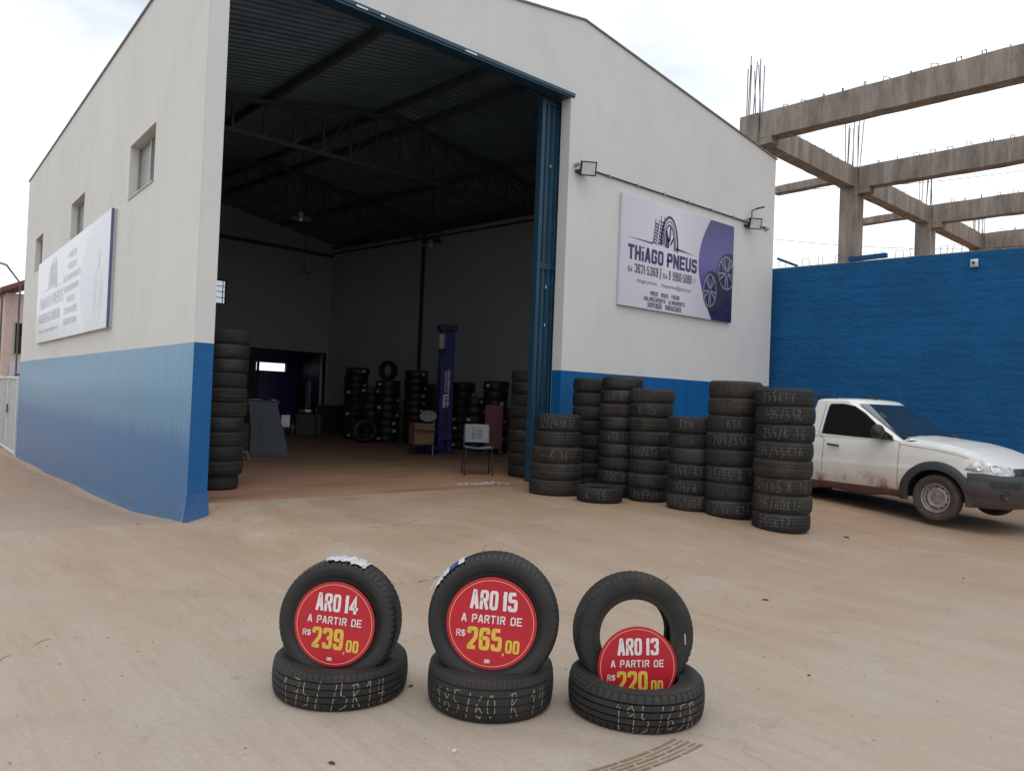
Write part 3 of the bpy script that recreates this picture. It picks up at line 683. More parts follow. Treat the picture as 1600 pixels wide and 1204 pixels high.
# ------------------------------------------------------------------ yard wall on the right
yw = thing('yard_wall', 'tall rough block wall painted deep blue behind the white pickup', 'wall', (11.75, .6, 0), 0)
def ywall():
    L = 16.0; T = 4.43; nu, nv = 520, 150; rnd = random.Random(3)
    import mathutils
    nz_ = mathutils.noise
    d = Vector((-math.sin(PSI), -math.cos(PSI), 0)); nrm = Vector((-math.cos(PSI), math.sin(PSI), 0)); ch = .195; cl = .39
    offs = {}
    def fn(a, b):
        s = a * L; z = b * T; row = int(z / ch); cx = s + (cl / 2 if row % 2 else 0); col_ = int(cx / cl)
        k = (row, col_)
        if k not in offs: offs[k] = rnd.uniform(-.0035, .0035)
        ez = min(z % ch, ch - z % ch); ex = min(cx % cl, cl - cx % cl)
        h = offs[k] - .013 * max(0, 1 - ez / .035) * (.4 + nz_.noise(Vector((s, row, 1)))) - .008 * max(0, 1 - ex / .03) * (nz_.noise(Vector((col_ * 1.37 + .3, row * 1.3 + .2, 2))) > .15)
        h += .006 * nz_.fractal(Vector((s * 7, z * 14, 0)), .5, 2.1, 6) + .006 * nz_.noise(Vector((s * 1.3, z * 2, 5)))
        if b == 1: z += .015 * nz_.noise(Vector((s * 2, 0, 7)))
        return d * s + nrm * h + Vector((0, 0, z - .05))
    m = MB(); m.grid(fn, nu, nv); o = m.obj('block_face', 'rough_blue_paint', yw, smooth=True)
    m = MB(); q = Vector((0, 0, 0))
    a = nrm * -.03; bk = nrm * -.2
    V = [p + Vector((0, 0, z)) for p in (a, d * L + a, d * L + bk, bk) for z in (-.05, T - .06)]
    m.add(V, [(0, 2, 3, 1), (2, 4, 5, 3), (4, 6, 7, 5), (6, 0, 1, 7), (1, 3, 5, 7)]); clean(m.obj('wall_core', 'rough_blue_paint', yw))
    V = [p + Vector((0, 0, z)) for p in (nrm * .0, d * L + nrm * .0, d * L + bk, bk) for z in (T - .058, T - .035)]
    m = MB(); m.add(V, [(0, 2, 3, 1), (2, 4, 5, 3), (4, 6, 7, 5), (6, 0, 1, 7), (1, 3, 5, 7)]); clean(m.obj('mortar_cap', 'raw_concrete', yw))
    me = MB().tube([(0, -.07, 0), (0, -.07, .17), (0, .07, .19), (0, .07, 0)], .006, 5).mesh('stirrup', 'rebar')
    for k in range(13):
        s = .35 + k * .36 + rnd.uniform(-.08, .08)
        o = link('stirrup', me, yw, d * s + nrm * -.12 + Vector((0, 0, T - .05)), (rnd.uniform(-.25, .25), rnd.uniform(-.2, .2), PSI + rnd.uniform(-.3, .3)))
    MB().bar(d * 2.0 + nrm * -.1 + Vector((0, 0, T + .03)), d * 2.7 + nrm * -.1 + Vector((0, 0, T + .05)), .12, .08).obj('loose_board', 'rough_blue_paint', yw)
    MB().bar(d * .55 + nrm * -.1 + Vector((0, 0, T + .18)), d * .95 + nrm * -.1 + Vector((0, 0, T + .0)), .12, .05).obj('loose_board', 'rough_blue_paint', yw)
    return d, nrm
wd, wn_ = ywall()
p = Vector((11.75, .6, 0)) + wd * 4.2 + wn_ * .02
cm = thing('security_camera', 'small white security camera near the top of the blue yard wall', 'camera', (p.x, p.y, 4.16), math.atan2(wn_.y, wn_.x) + math.pi / 2)
bevel(MB().box((-.06, -.03, -.06), (.06, 0, .08)).obj('bracket', 'white_metal', cm), .008)
MB().tube([(0, -.03, .02), (0, -.09, .0)], .05, 14).obj('camera_body', 'white_metal', cm, smooth=True, angle=40)
MB().tube([(0, -.091, .0), (0, -.10, 0)], .025, 12).obj('camera_lens', 'black_plastic', cm)

# ------------------------------------------------------------------ unfinished concrete frame beyond the wall
fr = thing('concrete_frame', 'unfinished grey concrete building frame with bare rebar beyond the blue wall', 'building')
FZ = 7.85; cols = [(12.08, .85), (17.05, .98), (22.1, 1.05), (27.0, 1.15)]
def rough_beam(name, a, b, w, h):
    a = Vector(a); b = Vector(b); d = (b - a); L = d.length; d.normalize(); r = d.cross(Vector((0, 0, 1))).normalized(); n = max(4, int(L / .35)); V = []; F = []
    for i in range(n + 1):
        for j, k in ((-1, -1), (1, -1), (1, 1), (-1, 1)):
            V.append(a + d * L * i / n + r * (j * w / 2 + random.uniform(-.006, .006)) + Vector((0, 0, k * h / 2 + random.uniform(-.008, .008))))
    for i in range(n):
        for k in range(4): F.append((i * 4 + k, i * 4 + (k + 1) % 4, (i + 1) * 4 + (k + 1) % 4, (i + 1) * 4 + k))
    F += [(3, 2, 1, 0), (n * 4, n * 4 + 1, n * 4 + 2, n * 4 + 3)]
    return clean(link(name, newmesh(name, V, F, 'raw_concrete'), fr))
stir = MB().tube([(-.07, 0, 0), (-.07, 0, .12), (.07, 0, .17), (.07, 0, 0)], .010, 5).mesh('stirrup', 'rebar')
bh = .56
for i, (x, y) in enumerate(cols):
    # column: stops under the beam seat, with a notch piece beside the beam
    MB().box((x - .22, y - .22, 0), (x + .22, y + .22, FZ)).obj('column', 'raw_concrete', fr)
    c = MB().box((x - .16, y - .52, FZ - bh - .14), (x + .16, y - .2205, FZ - bh + .16)).obj('corbel', 'raw_concrete', fr)
    # beam towards the street
    x2 = x + .5
    rough_beam('beam', (x, y - .235, FZ - bh / 2 + .003), (x2, y - 11.5, FZ - bh / 2 + .003), .34, bh)
    for k in range(26 if i < 3 else 8):
        s = .5 + k * .42 + random.uniform(-.05, .05)
        link('stirrup', stir, fr, (x + (x2 - x) * s / 11.3 + random.uniform(-.04, .04), y - .2 - s, FZ - .02), (random.uniform(-.2, .2), random.uniform(-.15, .15), random.uniform(.2, 1.4)))
    # beam away from the street, short
    if i in (1, 2): rough_beam('cantilever', (x, y + .225, FZ - .16), (x + .05, y + (2.25 if i == 1 else 2.6), FZ - .16), .3, .2)
    if i < 3:
        nx, ny_ = cols[i + 1]
        rough_beam('beam', (x + .225, y, FZ - .27), (nx - .225, ny_, FZ - .27), .34, .52)
        for k in range(11):
            f_ = (k + .8) / 12; link('stirrup', stir, fr, (x + (nx - x) * f_, y + (ny_ - y) * f_, FZ - .04), (0, 0, random.uniform(-.3, .3)))
    else: rough_beam('beam', (x + .225, y, FZ - .27), (x + 6, y + .1, FZ - .27), .34, .52)
    hgt = 1.35 if i < 2 else 1.15
    for k in range(8):
        a = k * math.pi / 4; bx, by = x + .16 * math.copysign(1, math.cos(a + .2)) * (1 if k % 2 else .35), y + .16 * math.copysign(1, math.sin(a + .2)) * (.4 if k % 2 else 1)
        lean = (random.uniform(-.12, .12), random.uniform(-.06, .06))
        MB().tube([(bx, by, FZ - .05), (bx + lean[0], by + lean[1], FZ + hgt * random.uniform(.82, 1.05))], .011, 5).obj('rebar', 'rebar', fr)
# sagging wires behind the frame
for j, (a, b) in enumerate((((10.5, 6, 6.9), (36, -6, 13)), ((9, 9, 7.2), (40, -2, 9.6)))):
    a = Vector(a); b = Vector(b); pts = [a.lerp(b, t / 24) - Vector((0, 0, 1.1 * math.sin(math.pi * t / 24))) for t in range(25)]
    o = MB().tube(pts, .009, 4).obj('overhead_wire', 'rebar'); tag(o, ('lower thin overhead wire crossing behind the concrete frame', 'upper thin overhead wire crossing behind the concrete frame')[j], 'wire')

# ------------------------------------------------------------------ street beyond the far left end
nb = thing('pink_house', 'faded pink two storey building with a dark red roof beyond the workshop end', 'house', (0, 30, -.7))
m = MB(); m.box((2.15, 0, 0), (7, 9, 5.8)); m.obj('wall', 'pink_wall', nb)
m = MB(); m.add([(1.9, -.6, 5.75), (7, -.6, 8.3), (7, 9, 8.3), (1.9, 9, 5.75), (1.9, -.6, 5.95), (7, -.6, 8.5), (7, 9, 8.5), (1.9, 9, 5.95)], [(0, 1, 2, 3), (4, 7, 6, 5), (0, 4, 5, 1), (1, 5, 6, 2), (2, 6, 7, 3), (3, 7, 4, 0)]); m.obj('roof', 'tile_red', nb)
f = MB().box((2.5, -.03, 3.2), (2.9, 0.02, 4.6)).obj('window', 'enamel', nb); MB().box((2.55, -.045, 3.26), (2.85, -.032, 4.54)).obj('pane', 'side_glass', f)
MB().box((2.4, -.05, 1.7), (3.3, -.02, 2.9)).obj('wall_poster', 'banner_white', nb)
MB().box((2.6, -.07, 1.9), (3.2, -.052, 2.4)).obj('poster_print', 'blue_sticker', nb)
for k, (x, y, h) in enumerate(((1.15, 27.0, 6.2), (1.95, 28.6, 7.0))):
    sl_ = thing('street_lamp', ('thin street lamp arm slanting up, leftmost above the pink building', 'thin street lamp arm slanting up, nearer the workshop corner')[k], 'lamp', (x, y, -.6), 0, 'lamp arms above the pink building')
    MB().tube([(0.5, 0, 0), (.5, 0, h - 1.0), (-.05, -.3, h - .35)], .035, 6).obj('arm', 'rebar', sl_)
    MB().bar((-.05, -.3, h - .35), (-.4, -.5, h - .3), .12, .06).obj('lamp_head', 'enamel', sl_)
sg = thing('side_gate', 'pale grey metal gate beside the far left end of the workshop', 'gate')
def S3(s, z, d=0): return side(s, z, d)
m = MB()
for s in (15.15, 17.4, 19.9): m.bar(S3(s, -.62), S3(s, 1.55), .07, .07, (1, 0, 0))
for z in (-.5, 1.5): m.bar(S3(15.15, z), S3(19.9, z), .05, .05)
m.obj('gate_frame', 'white_metal', sg)
for k in range(2):
    a = 15.2 + 2.25 * k; MB().add([S3(a, -.5, -.01), S3(a + 2.1, -.5, -.01), S3(a + 2.1, 1.48, -.01), S3(a, 1.48, -.01)], [(0, 1, 2, 3)]).obj('gate_leaf', 'grey_gate', sg)
MB().bar(S3(17.3, .5, .03), S3(17.3, .75, .03), .03, .03, (1, 0, 0)).obj('lock', 'black_metal', sg)
pp = thing('gate_post', 'blue painted post standing at the far left beside the grey gate', 'post', S3(18.6, -.62, .25))
MB().tube([(0, 0, 0), (0, 0, 2.3)], .06, 10).obj('pipe', 'gate_blue', pp); MB().tube([(0, 0, 2.3), (0, 0, 2.34)], .075, 10).obj('cap', 'gate_blue', pp)
def tree(x, y, z, h, r, label):
    t = thing('street_tree', label, 'tree', (x, y, z)); rnd = random.Random(int(x * 10))
    MB().tube([(0, 0, 0), (.1, .05, h * .4), (0, .1, h * .7)], [.18, .13, .06], 8).obj('trunk', 'rebar', t)
    m = MB()
    for k in range(900):
        a = rnd.uniform(0, 6.28); b = math.acos(rnd.uniform(-1, 1)); q = r * rnd.uniform(.35, 1) ** .6 * (1 + .25 * math.sin(3 * a) * math.sin(2 * b))
        c = Vector((q * math.sin(b) * math.cos(a), q * math.sin(b) * math.sin(a), h * .72 + q * .75 * math.cos(b))); s = rnd.uniform(.07, .16)
        u = Vector((rnd.gauss(0, 1), rnd.gauss(0, 1), rnd.gauss(0, 1))).normalized(); v = u.orthogonal().normalized()
        m.add([c + u * s, c + v * s * .6, c - u * s, c - v * s * .6], [(0, 1, 2, 3)])
    m.obj('crown', 'foliage', t)
tree(-1.2, 36, -.8, 5.6, 2.2, 'dark leafy street tree at the far left beyond the gate')

# ------------------------------------------------------------------ sign boards on the walls
def rounded(cx, cy, rx, ry, n=48, a0=0, a1=360): return [(cx + rx * math.cos(R(a0 + (a1 - a0) * i / n)), cy + ry * math.sin(R(a0 + (a1 - a0) * i / n))) for i in range(n + 1)]
def logo(sg, fn, x0, x1, ym, yt, mt):
    """swoosh lines and half tyre over the name; x0..x1 width, ym base line, yt top"""
    w = x1 - x0; cx = x0 + w * .53; h = yt - ym
    def poly(pts): flat_poly('logo_mark', pts, fn, .003, mt, sg)
    poly([(x0, ym + h * .06), (x0 + w * .36, ym + .0), (x0 + w * .36, ym + h * .055)])
    poly([(x1, ym - h * .03), (cx + w * .175, ym + h * .075), (cx + w * .175, ym + .0)])
    ccx = x0 + w * .60
    for rx, rz_, wd_ in ((.128, .99, .024), (.098, .86, .010), (.078, .74, .016)):
        V, F = ribbon(rounded(ccx, ym, w * rx, h * rz_, 30, -4, 176), w * wd_, fn, .003); link('logo_mark', newmesh('m', V, F, mt), sg)
    poly([(ccx - w * .062, ym), (ccx + w * .0, ym), (ccx + w * .0, ym + h * .30), (ccx - w * .052, ym + h * .46)])
    for a in (30, 78, 128):
        c_, s_ = math.cos(R(a)), math.sin(R(a)); V, F = ribbon([(ccx + w * .022 * c_, ym + h * .22 * s_), (ccx + w * .072 * c_, ym + h * .70 * s_)], w * .020, fn, .003); link('logo_mark', newmesh('m', V, F, mt), sg)
    for j, off in enumerate((.165, .245)):
        n = 7
        for q_ in (0, .052):
            V, F = ribbon([(ccx - w * (off - q_) + w * .035 * math.sin(R(80 * i / 10)), ym + h * (.96 - .13 * j) * i / 10) for i in range(11)], w * .008, fn, .003); link('logo_mark', newmesh('m', V, F, mt), sg)
        for i in range(n):
            z = ym + h * (.03 + (.80 - .12 * j) * i / n); x = ccx - w * off + w * .035 * math.sin(R(80 * i / n))
            poly([(x + w * .004, z + h * .04), (x + w * .048, z), (x + w * .048, z + h * .055), (x + w * .004, z + h * .10)])
X0, X1, Z0, Z1 = 6.773, 10.049, 3.07, 4.94
sgn = thing('sign_board', 'white and purple printed tyre shop sign on the facade right of the doorway', 'sign', (X0, 0, Z0))
BWd, BHt = X1 - X0, Z1 - Z0
def F1(a, b, d): return (a, -.06 - d, b)
bevel(MB().box((0, -.06, 0), (BWd, -.004, BHt)).obj('panel', 'banner_white', sgn), .004, 1)
def bx(u0, v0, u1, v1): return (u0 * BWd, u1 * BWd, (1 - v1) * BHt, (1 - v0) * BHt)   # fractions, v from the top
lobe = [(.80 * BWd, BHt), (BWd, BHt), (BWd, 0), (.835 * BWd, 0)]
arc = []
for i in range(25):
    t = i / 24; y = 1 - t; x = .835 - .0 + (-.16) * math.sin(math.pi * (t * .86 + .14 * 0)) - .035 * (1 - t); arc.append((x * BWd, t * BHt))
lobe = [(BWd - .002, .002), (BWd - .002, BHt - .002)] + [(x, max(.002, min(BHt - .002, y))) for x, y in arc[::-1]]
flat_poly('colour_field', lobe, F1, .002, 'purple_print', sgn)
flat_poly('colour_field', [(BWd - .003, .003), (BWd - .003, .42 * BHt), (.90 * BWd, .36 * BHt), (.78 * BWd, .24 * BHt), (.735 * BWd, .17 * BHt), (.80 * BWd, .05 * BHt), (.84 * BWd, .003)], F1, .003, 'purple_dark', sgn)
def wheel_print(cx, cy, rx, ry, x1=None):
    def clip(P): return [(min(x, BWd - .004), y) for x, y in P]
    flat_poly('tyre_picture', clip(rounded(cx + rx * .35, cy, rx * 1.45, ry * 1.22)), F1, .004, 'tyre_print', sgn)
    flat_poly('tyre_picture', clip(rounded(cx, cy, rx, ry)), F1, .005, 'purple_dark', sgn)
    V, F = ribbon(clip(rounded(cx, cy, rx * .97, ry * .97)), .022, F1, .006); link('rim_picture', newmesh('r', V, F, 'rim_print'), sgn)
    for k in range(10):
        a = R(k * 36 + (7 if k % 2 else -7)); P = clip([(cx + .12 * rx * math.cos(a), cy + .12 * ry * math.sin(a)), (cx + .93 * rx * math.cos(a), cy + .93 * ry * math.sin(a))])
        V, F = ribbon(P, .026, F1, .0065); link('rim_picture', newmesh('r', V, F, 'rim_print'), sgn)
flat_poly('tyre_picture', [(.87 * BWd, .36 * BHt), (BWd - .004, .36 * BHt), (BWd - .004, .10 * BHt), (.87 * BWd, .12 * BHt)], F1, .0035, 'tyre_print', sgn)
for q_ in (.30, .235, .17): flat_poly('tyre_picture', rounded(.955 * BWd, q_ * BHt, .044 * BWd, .028 * BHt, 16), F1, .0038, 'purple_dark', sgn)
wheel_print(.935 * BWd, .50 * BHt, .085 * BWd, .17 * BHt)
wheel_print(.775 * BWd, .29 * BHt, .062 * BWd, .165 * BHt)
logo(sgn, F1, .045 * BWd, .62 * BWd, .605 * BHt, .90 * BHt, 'navy_print')
print_text('lettering', 'THiAGO', bx(.055, .44, .345, .575), F1, .003, 'navy_print', sgn, .035)
print_text('lettering', 'PNEUS', bx(.375, .44, .645, .575), F1, .003, 'navy_print', sgn, .035)
print_text('lettering', '64', bx(.058, .64, .094, .69), F1, .003, 'grey_print', sgn, .01)
print_text('lettering', '3621-5369', bx(.112, .605, .305, .69), F1, .003, 'grey_print', sgn, .01)
print_text('lettering', '/', bx(.318, .60, .332, .70), F1, .003, 'grey_print', sgn, .01)
print_text('lettering', '64', bx(.345, .64, .382, .69), F1, .003, 'grey_print', sgn, .01)
print_text('lettering', '9 9900-5080', bx(.395, .605, .60, .69), F1, .003, 'grey_print', sgn, .01)
V, F = ribbon(rounded(.625 * BWd, .352 * BHt, .028, .034, 20), .008, F1, .003); link('logo_mark', newmesh('m', V, F, 'grey_print'), sgn)
print_text('lettering', 'thiago.pneus', bx(.13, .735, .295, .78), F1, .003, 'grey_print', sgn, .0)
print_text('lettering', 'thiagopneus@gmail.com', bx(.335, .735, .60, .78), F1, .003, 'grey_print', sgn, .0)
print_text('lettering', 'PNEUS · RODAS · FREIOS', bx(.245, .828, .495, .868), F1, .003, 'grey_print', sgn, .02)
print_text('lettering', 'BALANCEAMENTO · ALINHAMENTO', bx(.195, .882, .545, .922), F1, .003, 'grey_print', sgn, .02)
print_text('lettering', 'SUSPENÇÃO · BORRACHARIA', bx(.225, .932, .515, .980), F1, .003, 'grey_print', sgn, .02)

S0, S1_, T0, T1 = 4.199, 11.849, 2.273, 4.072
sg2 = thing('sign_board', 'long pale glossy sign board on the left side wall under the small windows', 'sign', side(S0, T0), 0)
SW, SH = S1_ - S0, T1 - T0
org = side(S0, T0)
def F2(a, b, d):   # a counted from the far end (left in the picture)
    return side(S1_ - a, T0 + b, .07 + d) - org
P = [side(S0, T0, .003), side(S1_, T0, .003), side(S1_, T0, .07), side(S0, T0, .07)]
V = [p - org for p in P] + [p - org + Vector((0, 0, SH)) for p in P]
clean(MB().add(V, [(0, 1, 2, 3), (4, 5, 6, 7), (0, 1, 5, 4), (1, 2, 6, 5), (2, 3, 7, 6), (3, 0, 4, 7)]).obj('panel', 'banner_white_side', sg2))
MB().bar(side(S0 - .006, T0, .055) - org, side(S0 - .006, T1, .055) - org, .012, .035, (1, 0, 0)).obj('edge_strip', 'banner_edge', sg2)
lob = [(SW * (.80 - .10 * math.sin(math.pi * t / 16) - .02 * (1 - t / 16)), .003 + (SH - .006) * t / 16) for t in range(17)]
flat_poly('colour_field', [(SW - .01, .003)] + lob + [(SW - .01, SH - .003)], F2, .003, 'side_lobe', sg2)
logo(sg2, F2, .06 * SW, .46 * SW, .60 * SH, .94 * SH, 'side_text')
def b2(u0, v0, u1, v1): return (u0 * SW, u1 * SW, (1 - v1) * SH, (1 - v0) * SH)
print_text('lettering', 'THiAGO', b2(.045, .46, .25, .60), F2, .003, 'side_text', sg2, .035)
print_text('lettering', 'PNEUS', b2(.27, .46, .46, .60), F2, .003, 'side_text', sg2, .035)
print_text('lettering', '64 3621-5369 / 64 9 9900-5080', b2(.045, .66, .42, .77), F2, .003, 'side_text', sg2, .01)
print_text('lettering', 'thiago.pneus  thiagopneus@gmail.com', b2(.055, .84, .40, .90), F2, .003, 'side_text', sg2, .01)
for i, (t_, w_) in enumerate((('PNEUS', .055), ('RODAS', .055), ('ALINHAMENTO', .115), ('BALANCEAMENTO', .095), ('FREIOS', .05), ('SUSPENÇÃO', .085), ('BORRACHARIA', .09))):
    print_text('lettering', t_, b2(.575 - w_, .12 + i * .115, .575 + w_, .185 + i * .115), F2, .003, 'side_text', sg2, .03)
for k in range(3):
    V, F = ribbon(rounded(SW * .90, SH * .30, .35 - .1 * k, .42 - .12 * k, 30), .012, F2, .0045); link('rim_picture', newmesh('r', V, F, 'banner_white_side'), sg2)
for k in range(5):
    a = R(k * 72 + 90); V, F = ribbon([(SW * .90, SH * .62), (SW * .90 + .16 * math.cos(a), SH * .62 + .2 * math.sin(a))], .02, F2, .0045); link('rim_picture', newmesh('r', V, F, 'banner_white_side'), sg2)

# ------------------------------------------------------------------ floodlights and conduit
def floodlight(x, z, label, yaw=0):
    t = thing('floodlight', label, 'floodlight', (x, -.02, z), 0, 'floodlights on the facade')
    b = MB().box((-.13, -.03, -.10), (.13, .02, .12)).obj('housing', 'black_metal', t, loc=(0, -.16, 0), rot=(R(18), 0, yaw)); bevel(b, .006)
    MB().box((-.105, -.036, -.08), (.105, -.031, .10)).obj('lens', 'lamp_glass', b)
    MB().bar((-.10, .02, -.02), (-.10, -.12, -.02), .02, .03).bar((.10, .02, -.02), (.10, -.12, -.02), .02, .03).bar((-.11, .012, -.02), (.11, .012, -.02), .03, .03).obj('bracket', 'black_metal', t)
    MB().tube([(-.12, .0, .07), (-.12, -.07, .07)], .03, 10).obj('junction_box', 'enamel', t)
    return t
floodlight(5.80, 5.07, 'square black floodlight on the facade beside the top right of the doorway', R(-32))
floodlight(10.58, 5.07, 'square black floodlight on the facade above the right end of the sign', R(-32))
cd = thing('cable_conduit', 'thin black cable conduit running between the two facade floodlights', 'conduit', (5.9, -.02, 5.14))
MB().tube([(0, 0, 0), (5.30, 0, -.01)], .014, 8).obj('pipe', 'black_metal', cd)
for k in range(7): MB().box((.55 + k * .72, -.022, -.022), (.58 + k * .72, .018, .022)).obj('clip', 'enamel', cd)
MB().tube([(5.30, 0, -.01), (5.42, 0, -.01)], .035, 10).obj('end_cap', 'enamel', cd)
ac = thing('small_antenna', 'small black bent bracket sticking up above the right floodlight', 'bracket', (10.62, -.02, 5.20))
MB().tube([(0, .02, 0), (0, -.06, .02), (0, -.06, .16), (.10, -.14, .22)], .014, 6).obj('stalk', 'black_metal', ac)
MB().bar((.06, -.12, .20), (.20, -.20, .25), .05, .03).obj('head', 'black_metal', ac)

# ------------------------------------------------------------------ tyres
def tyre_mesh(name, Rr, Wd, rr, pitches, mt, lateral=True, deep=1.0, style=0):
    hw = Wd / 2; h = Rr - rr
    def crown(x): return Rr - .016 * (abs(x) / hw) ** 2.4
    P = []     # (r, x, flag) flag = shoulder/rib which lateral grooves cut
    P += [(rr, -.34 * Wd, 0), (rr + .004, -.40 * Wd, 0), (rr + .02, -.425 * Wd, 0), (rr + .028, -.428 * Wd, 0), (rr + .035, -.445 * Wd, 0), (rr + .45 * h, -.495 * Wd, 0), (rr + .62 * h, -.50 * Wd, 0),
          (rr + .66 * h, -.503 * Wd, 0), (rr + .82 * h, -.475 * Wd, 0), (Rr - .022, -.452 * Wd, 0), (Rr - .016, -.44 * Wd, 1), (crown(-.40 * Wd), -.405 * Wd, 1)]
    g = .0075 * deep; gwid = .022 * Wd
    for gx in ((-.255, -.09, .09, .255), (-.20, .0, .20), (-.28, -.14, .14, .28), (-.18, .08, .23))[style]:
        x = gx * Wd; P += [(crown(x) , x - gwid, 1 if abs(gx) > .2 and x < 0 else 2), (crown(x) - g, x - gwid * .6, 0), (crown(x) - g, x + gwid * .6, 0), (crown(x), x + gwid, 1 if abs(gx) > .2 and x > 0 else 2)]
    n0 = 12
    left = P[:n0]; P += [(r, -x, f) for r, x, f in left[::-1]]
    # inside
    inn = [(rr + .012, .30 * Wd), (rr + .05, .40 * Wd), (rr + .55 * h, .455 * Wd), (Rr - .035, .40 * Wd), (Rr - .024, .25 * Wd), (Rr - .022, 0)]
    P += [(r, x, 0) for r, x in inn] + [(r, -x, 0) for r, x in inn[-2::-1]]
    if lateral: angs = []
    pa = 2 * math.pi / pitches; A = []
    for k in range(pitches):
        if lateral:
            for f, cut in ((0, 0), (.70, 0), (.76, 1), (.95, 1)): A.append((k * pa + f * pa, cut))
        else: A.append((k * pa, 0))
    V = []; F = []; m = len(P)
    for a, cut in A:
        for r, x, f in P:
            aa = a; rad = r
            if cut and f == 1: rad -= (.0035 if r < crown(-.40 * Wd) - .001 or abs(x) > .3 * Wd else .0012) * deep
            elif cut and f == 2: rad -= .0007 * deep
            if f: aa = a + .10 * abs(x) / hw * (1 if x > 0 else -1) * pa * 3
            V.append((rad * math.cos(aa), rad * math.sin(aa), x))
    n = len(A)
    for k in range(n):
        for j in range(m):
            F.append((k * m + j, ((k + 1) % n) * m + j, ((k + 1) % n) * m + (j + 1) % m, k * m + (j + 1) % m))
    return newmesh(name, V, F, mt, smooth=True, angle=33)
# stroke alphabet for the chalk marks, unit cell 1 wide x 1.6 high
CH = {'0': [[(.5, 1.6), (.1, 1.2), (.1, .4), (.5, 0), (.9, .4), (.9, 1.2), (.5, 1.6)]], '1': [[(.2, 1.2), (.55, 1.6), (.5, 0)]], '2': [[(.1, 1.3), (.5, 1.6), (.85, 1.2), (.1, .05), (.95, 0)]],
      '3': [[(.1, 1.55), (.85, 1.5), (.4, .9), (.9, .5), (.1, 0)]], '4': [[(.2, 1.6), (.1, .7), (.9, .7)], [(.7, 1.6), (.65, 0)]], '5': [[(.95, 1.6), (.3, 1.55), (.2, .9), (.8, .7), (.7, .2), (.1, 0)]],
      '6': [[(.8, 1.6), (.2, .9), (.15, .2), (.6, 0), (.9, .4), (.5, .8), (.2, .6)]], '7': [[(.1, 1.6), (.9, 1.55), (.4, 0)], [(.25, .8), (.8, .85)]], '8': [[(.5, .85), (.15, 1.25), (.5, 1.6), (.85, 1.25), (.5, .85), (.1, .4), (.5, 0), (.9, .4), (.5, .85)]],
      '9': [[(.85, 1.2), (.4, 1.0), (.15, 1.35), (.6, 1.6), (.85, 1.2), (.7, 0)]], 'R': [[(.15, 0), (.2, 1.6)], [(.0, 1.5), (.6, 1.6), (.75, 1.2), (.25, .8), (.95, 0)]], '/': [[(.75, 1.7), (.2, -.15)]], ' ': [], '-': [[(.2, .8), (.8, .8)]], '+': [[(.1, .8), (.9, .8)], [(.5, 1.4), (.5, .2)]]}
def chalk(txt, Rr, Wd, hgt, cw, a0, w, mt, zoff=0, rnd=random):
    """ribbons lying on the tread; grooves break the strokes into dashes"""
    V = []; F = []; grooves = [g * Wd for g in (-.255, -.09, .09, .255)]
    x = -len(txt) * cw / 2
    for ch in txt:
        jx, jz, sc = rnd.uniform(-.1, .1) * cw, rnd.uniform(-.05, .05) * hgt, rnd.uniform(.88, 1.1)
        for st in CH.get(ch, []):
            pts = []
            for (ax, ay), (bx_, by) in zip(st[:-1], st[1:]):
                L = math.hypot(bx_ - ax, by - ay); n = max(2, int(L * 9))
                for i in range(n): pts.append((ax + (bx_ - ax) * i / n, ay + (by - ay) * i / n))
            pts.append(st[-1])
            Q = [(x + jx + px * cw * .78 * sc + rnd.uniform(-.0006, .0006), zoff + jz + (py - .8) / 1.6 * hgt * sc) for px, py in pts]
            for i in range(len(Q) - 1):
                zm = (Q[i][1] + Q[i + 1][1]) / 2
                if any(abs(zm - g) < .022 * Wd for g in grooves) or rnd.random() < .05: continue
                t = Vector((Q[i + 1][0] - Q[i][0], Q[i + 1][1] - Q[i][1]))
                if t.length < 1e-6: continue
                t.normalize(); nn = Vector((-t.y, t.x)) * w / 2 * rnd.uniform(.6, 1.15); b = len(V)
                for q, s_ in ((Q[i], 1), (Q[i], -1), (Q[i + 1], -1), (Q[i + 1], 1)):
                    u, z = q[0] + nn.x * s_, q[1] + nn.y * s_
                    z = max(-.43 * Wd, min(.43 * Wd, z))
                    r = Rr - .016 * (abs(z) / (Wd / 2)) ** 2.4 + .0012; a = a0 + u / Rr
                    V.append((r * math.cos(a), r * math.sin(a), z))
                F.append((b, b + 1, b + 2, b + 3))
        x += cw
    if not F: return None
    return newmesh('chalk_writing', V, F, mt)
ORD = ['bottom', 'second', 'third', 'fourth', 'fifth', 'sixth', 'seventh', 'eighth', 'ninth', 'tenth', 'eleventh', 'twelfth']
MC = {}
def tm(Rr, Wd, rr, pit, mt, lat=True, deep=1, style=0):
    k = (Rr, Wd, rr, pit, mt, lat, deep, style)
    if k not in MC: MC[k] = tyre_mesh('tyre', *k[:5], lateral=lat, deep=deep, style=style)
    return MC[k]
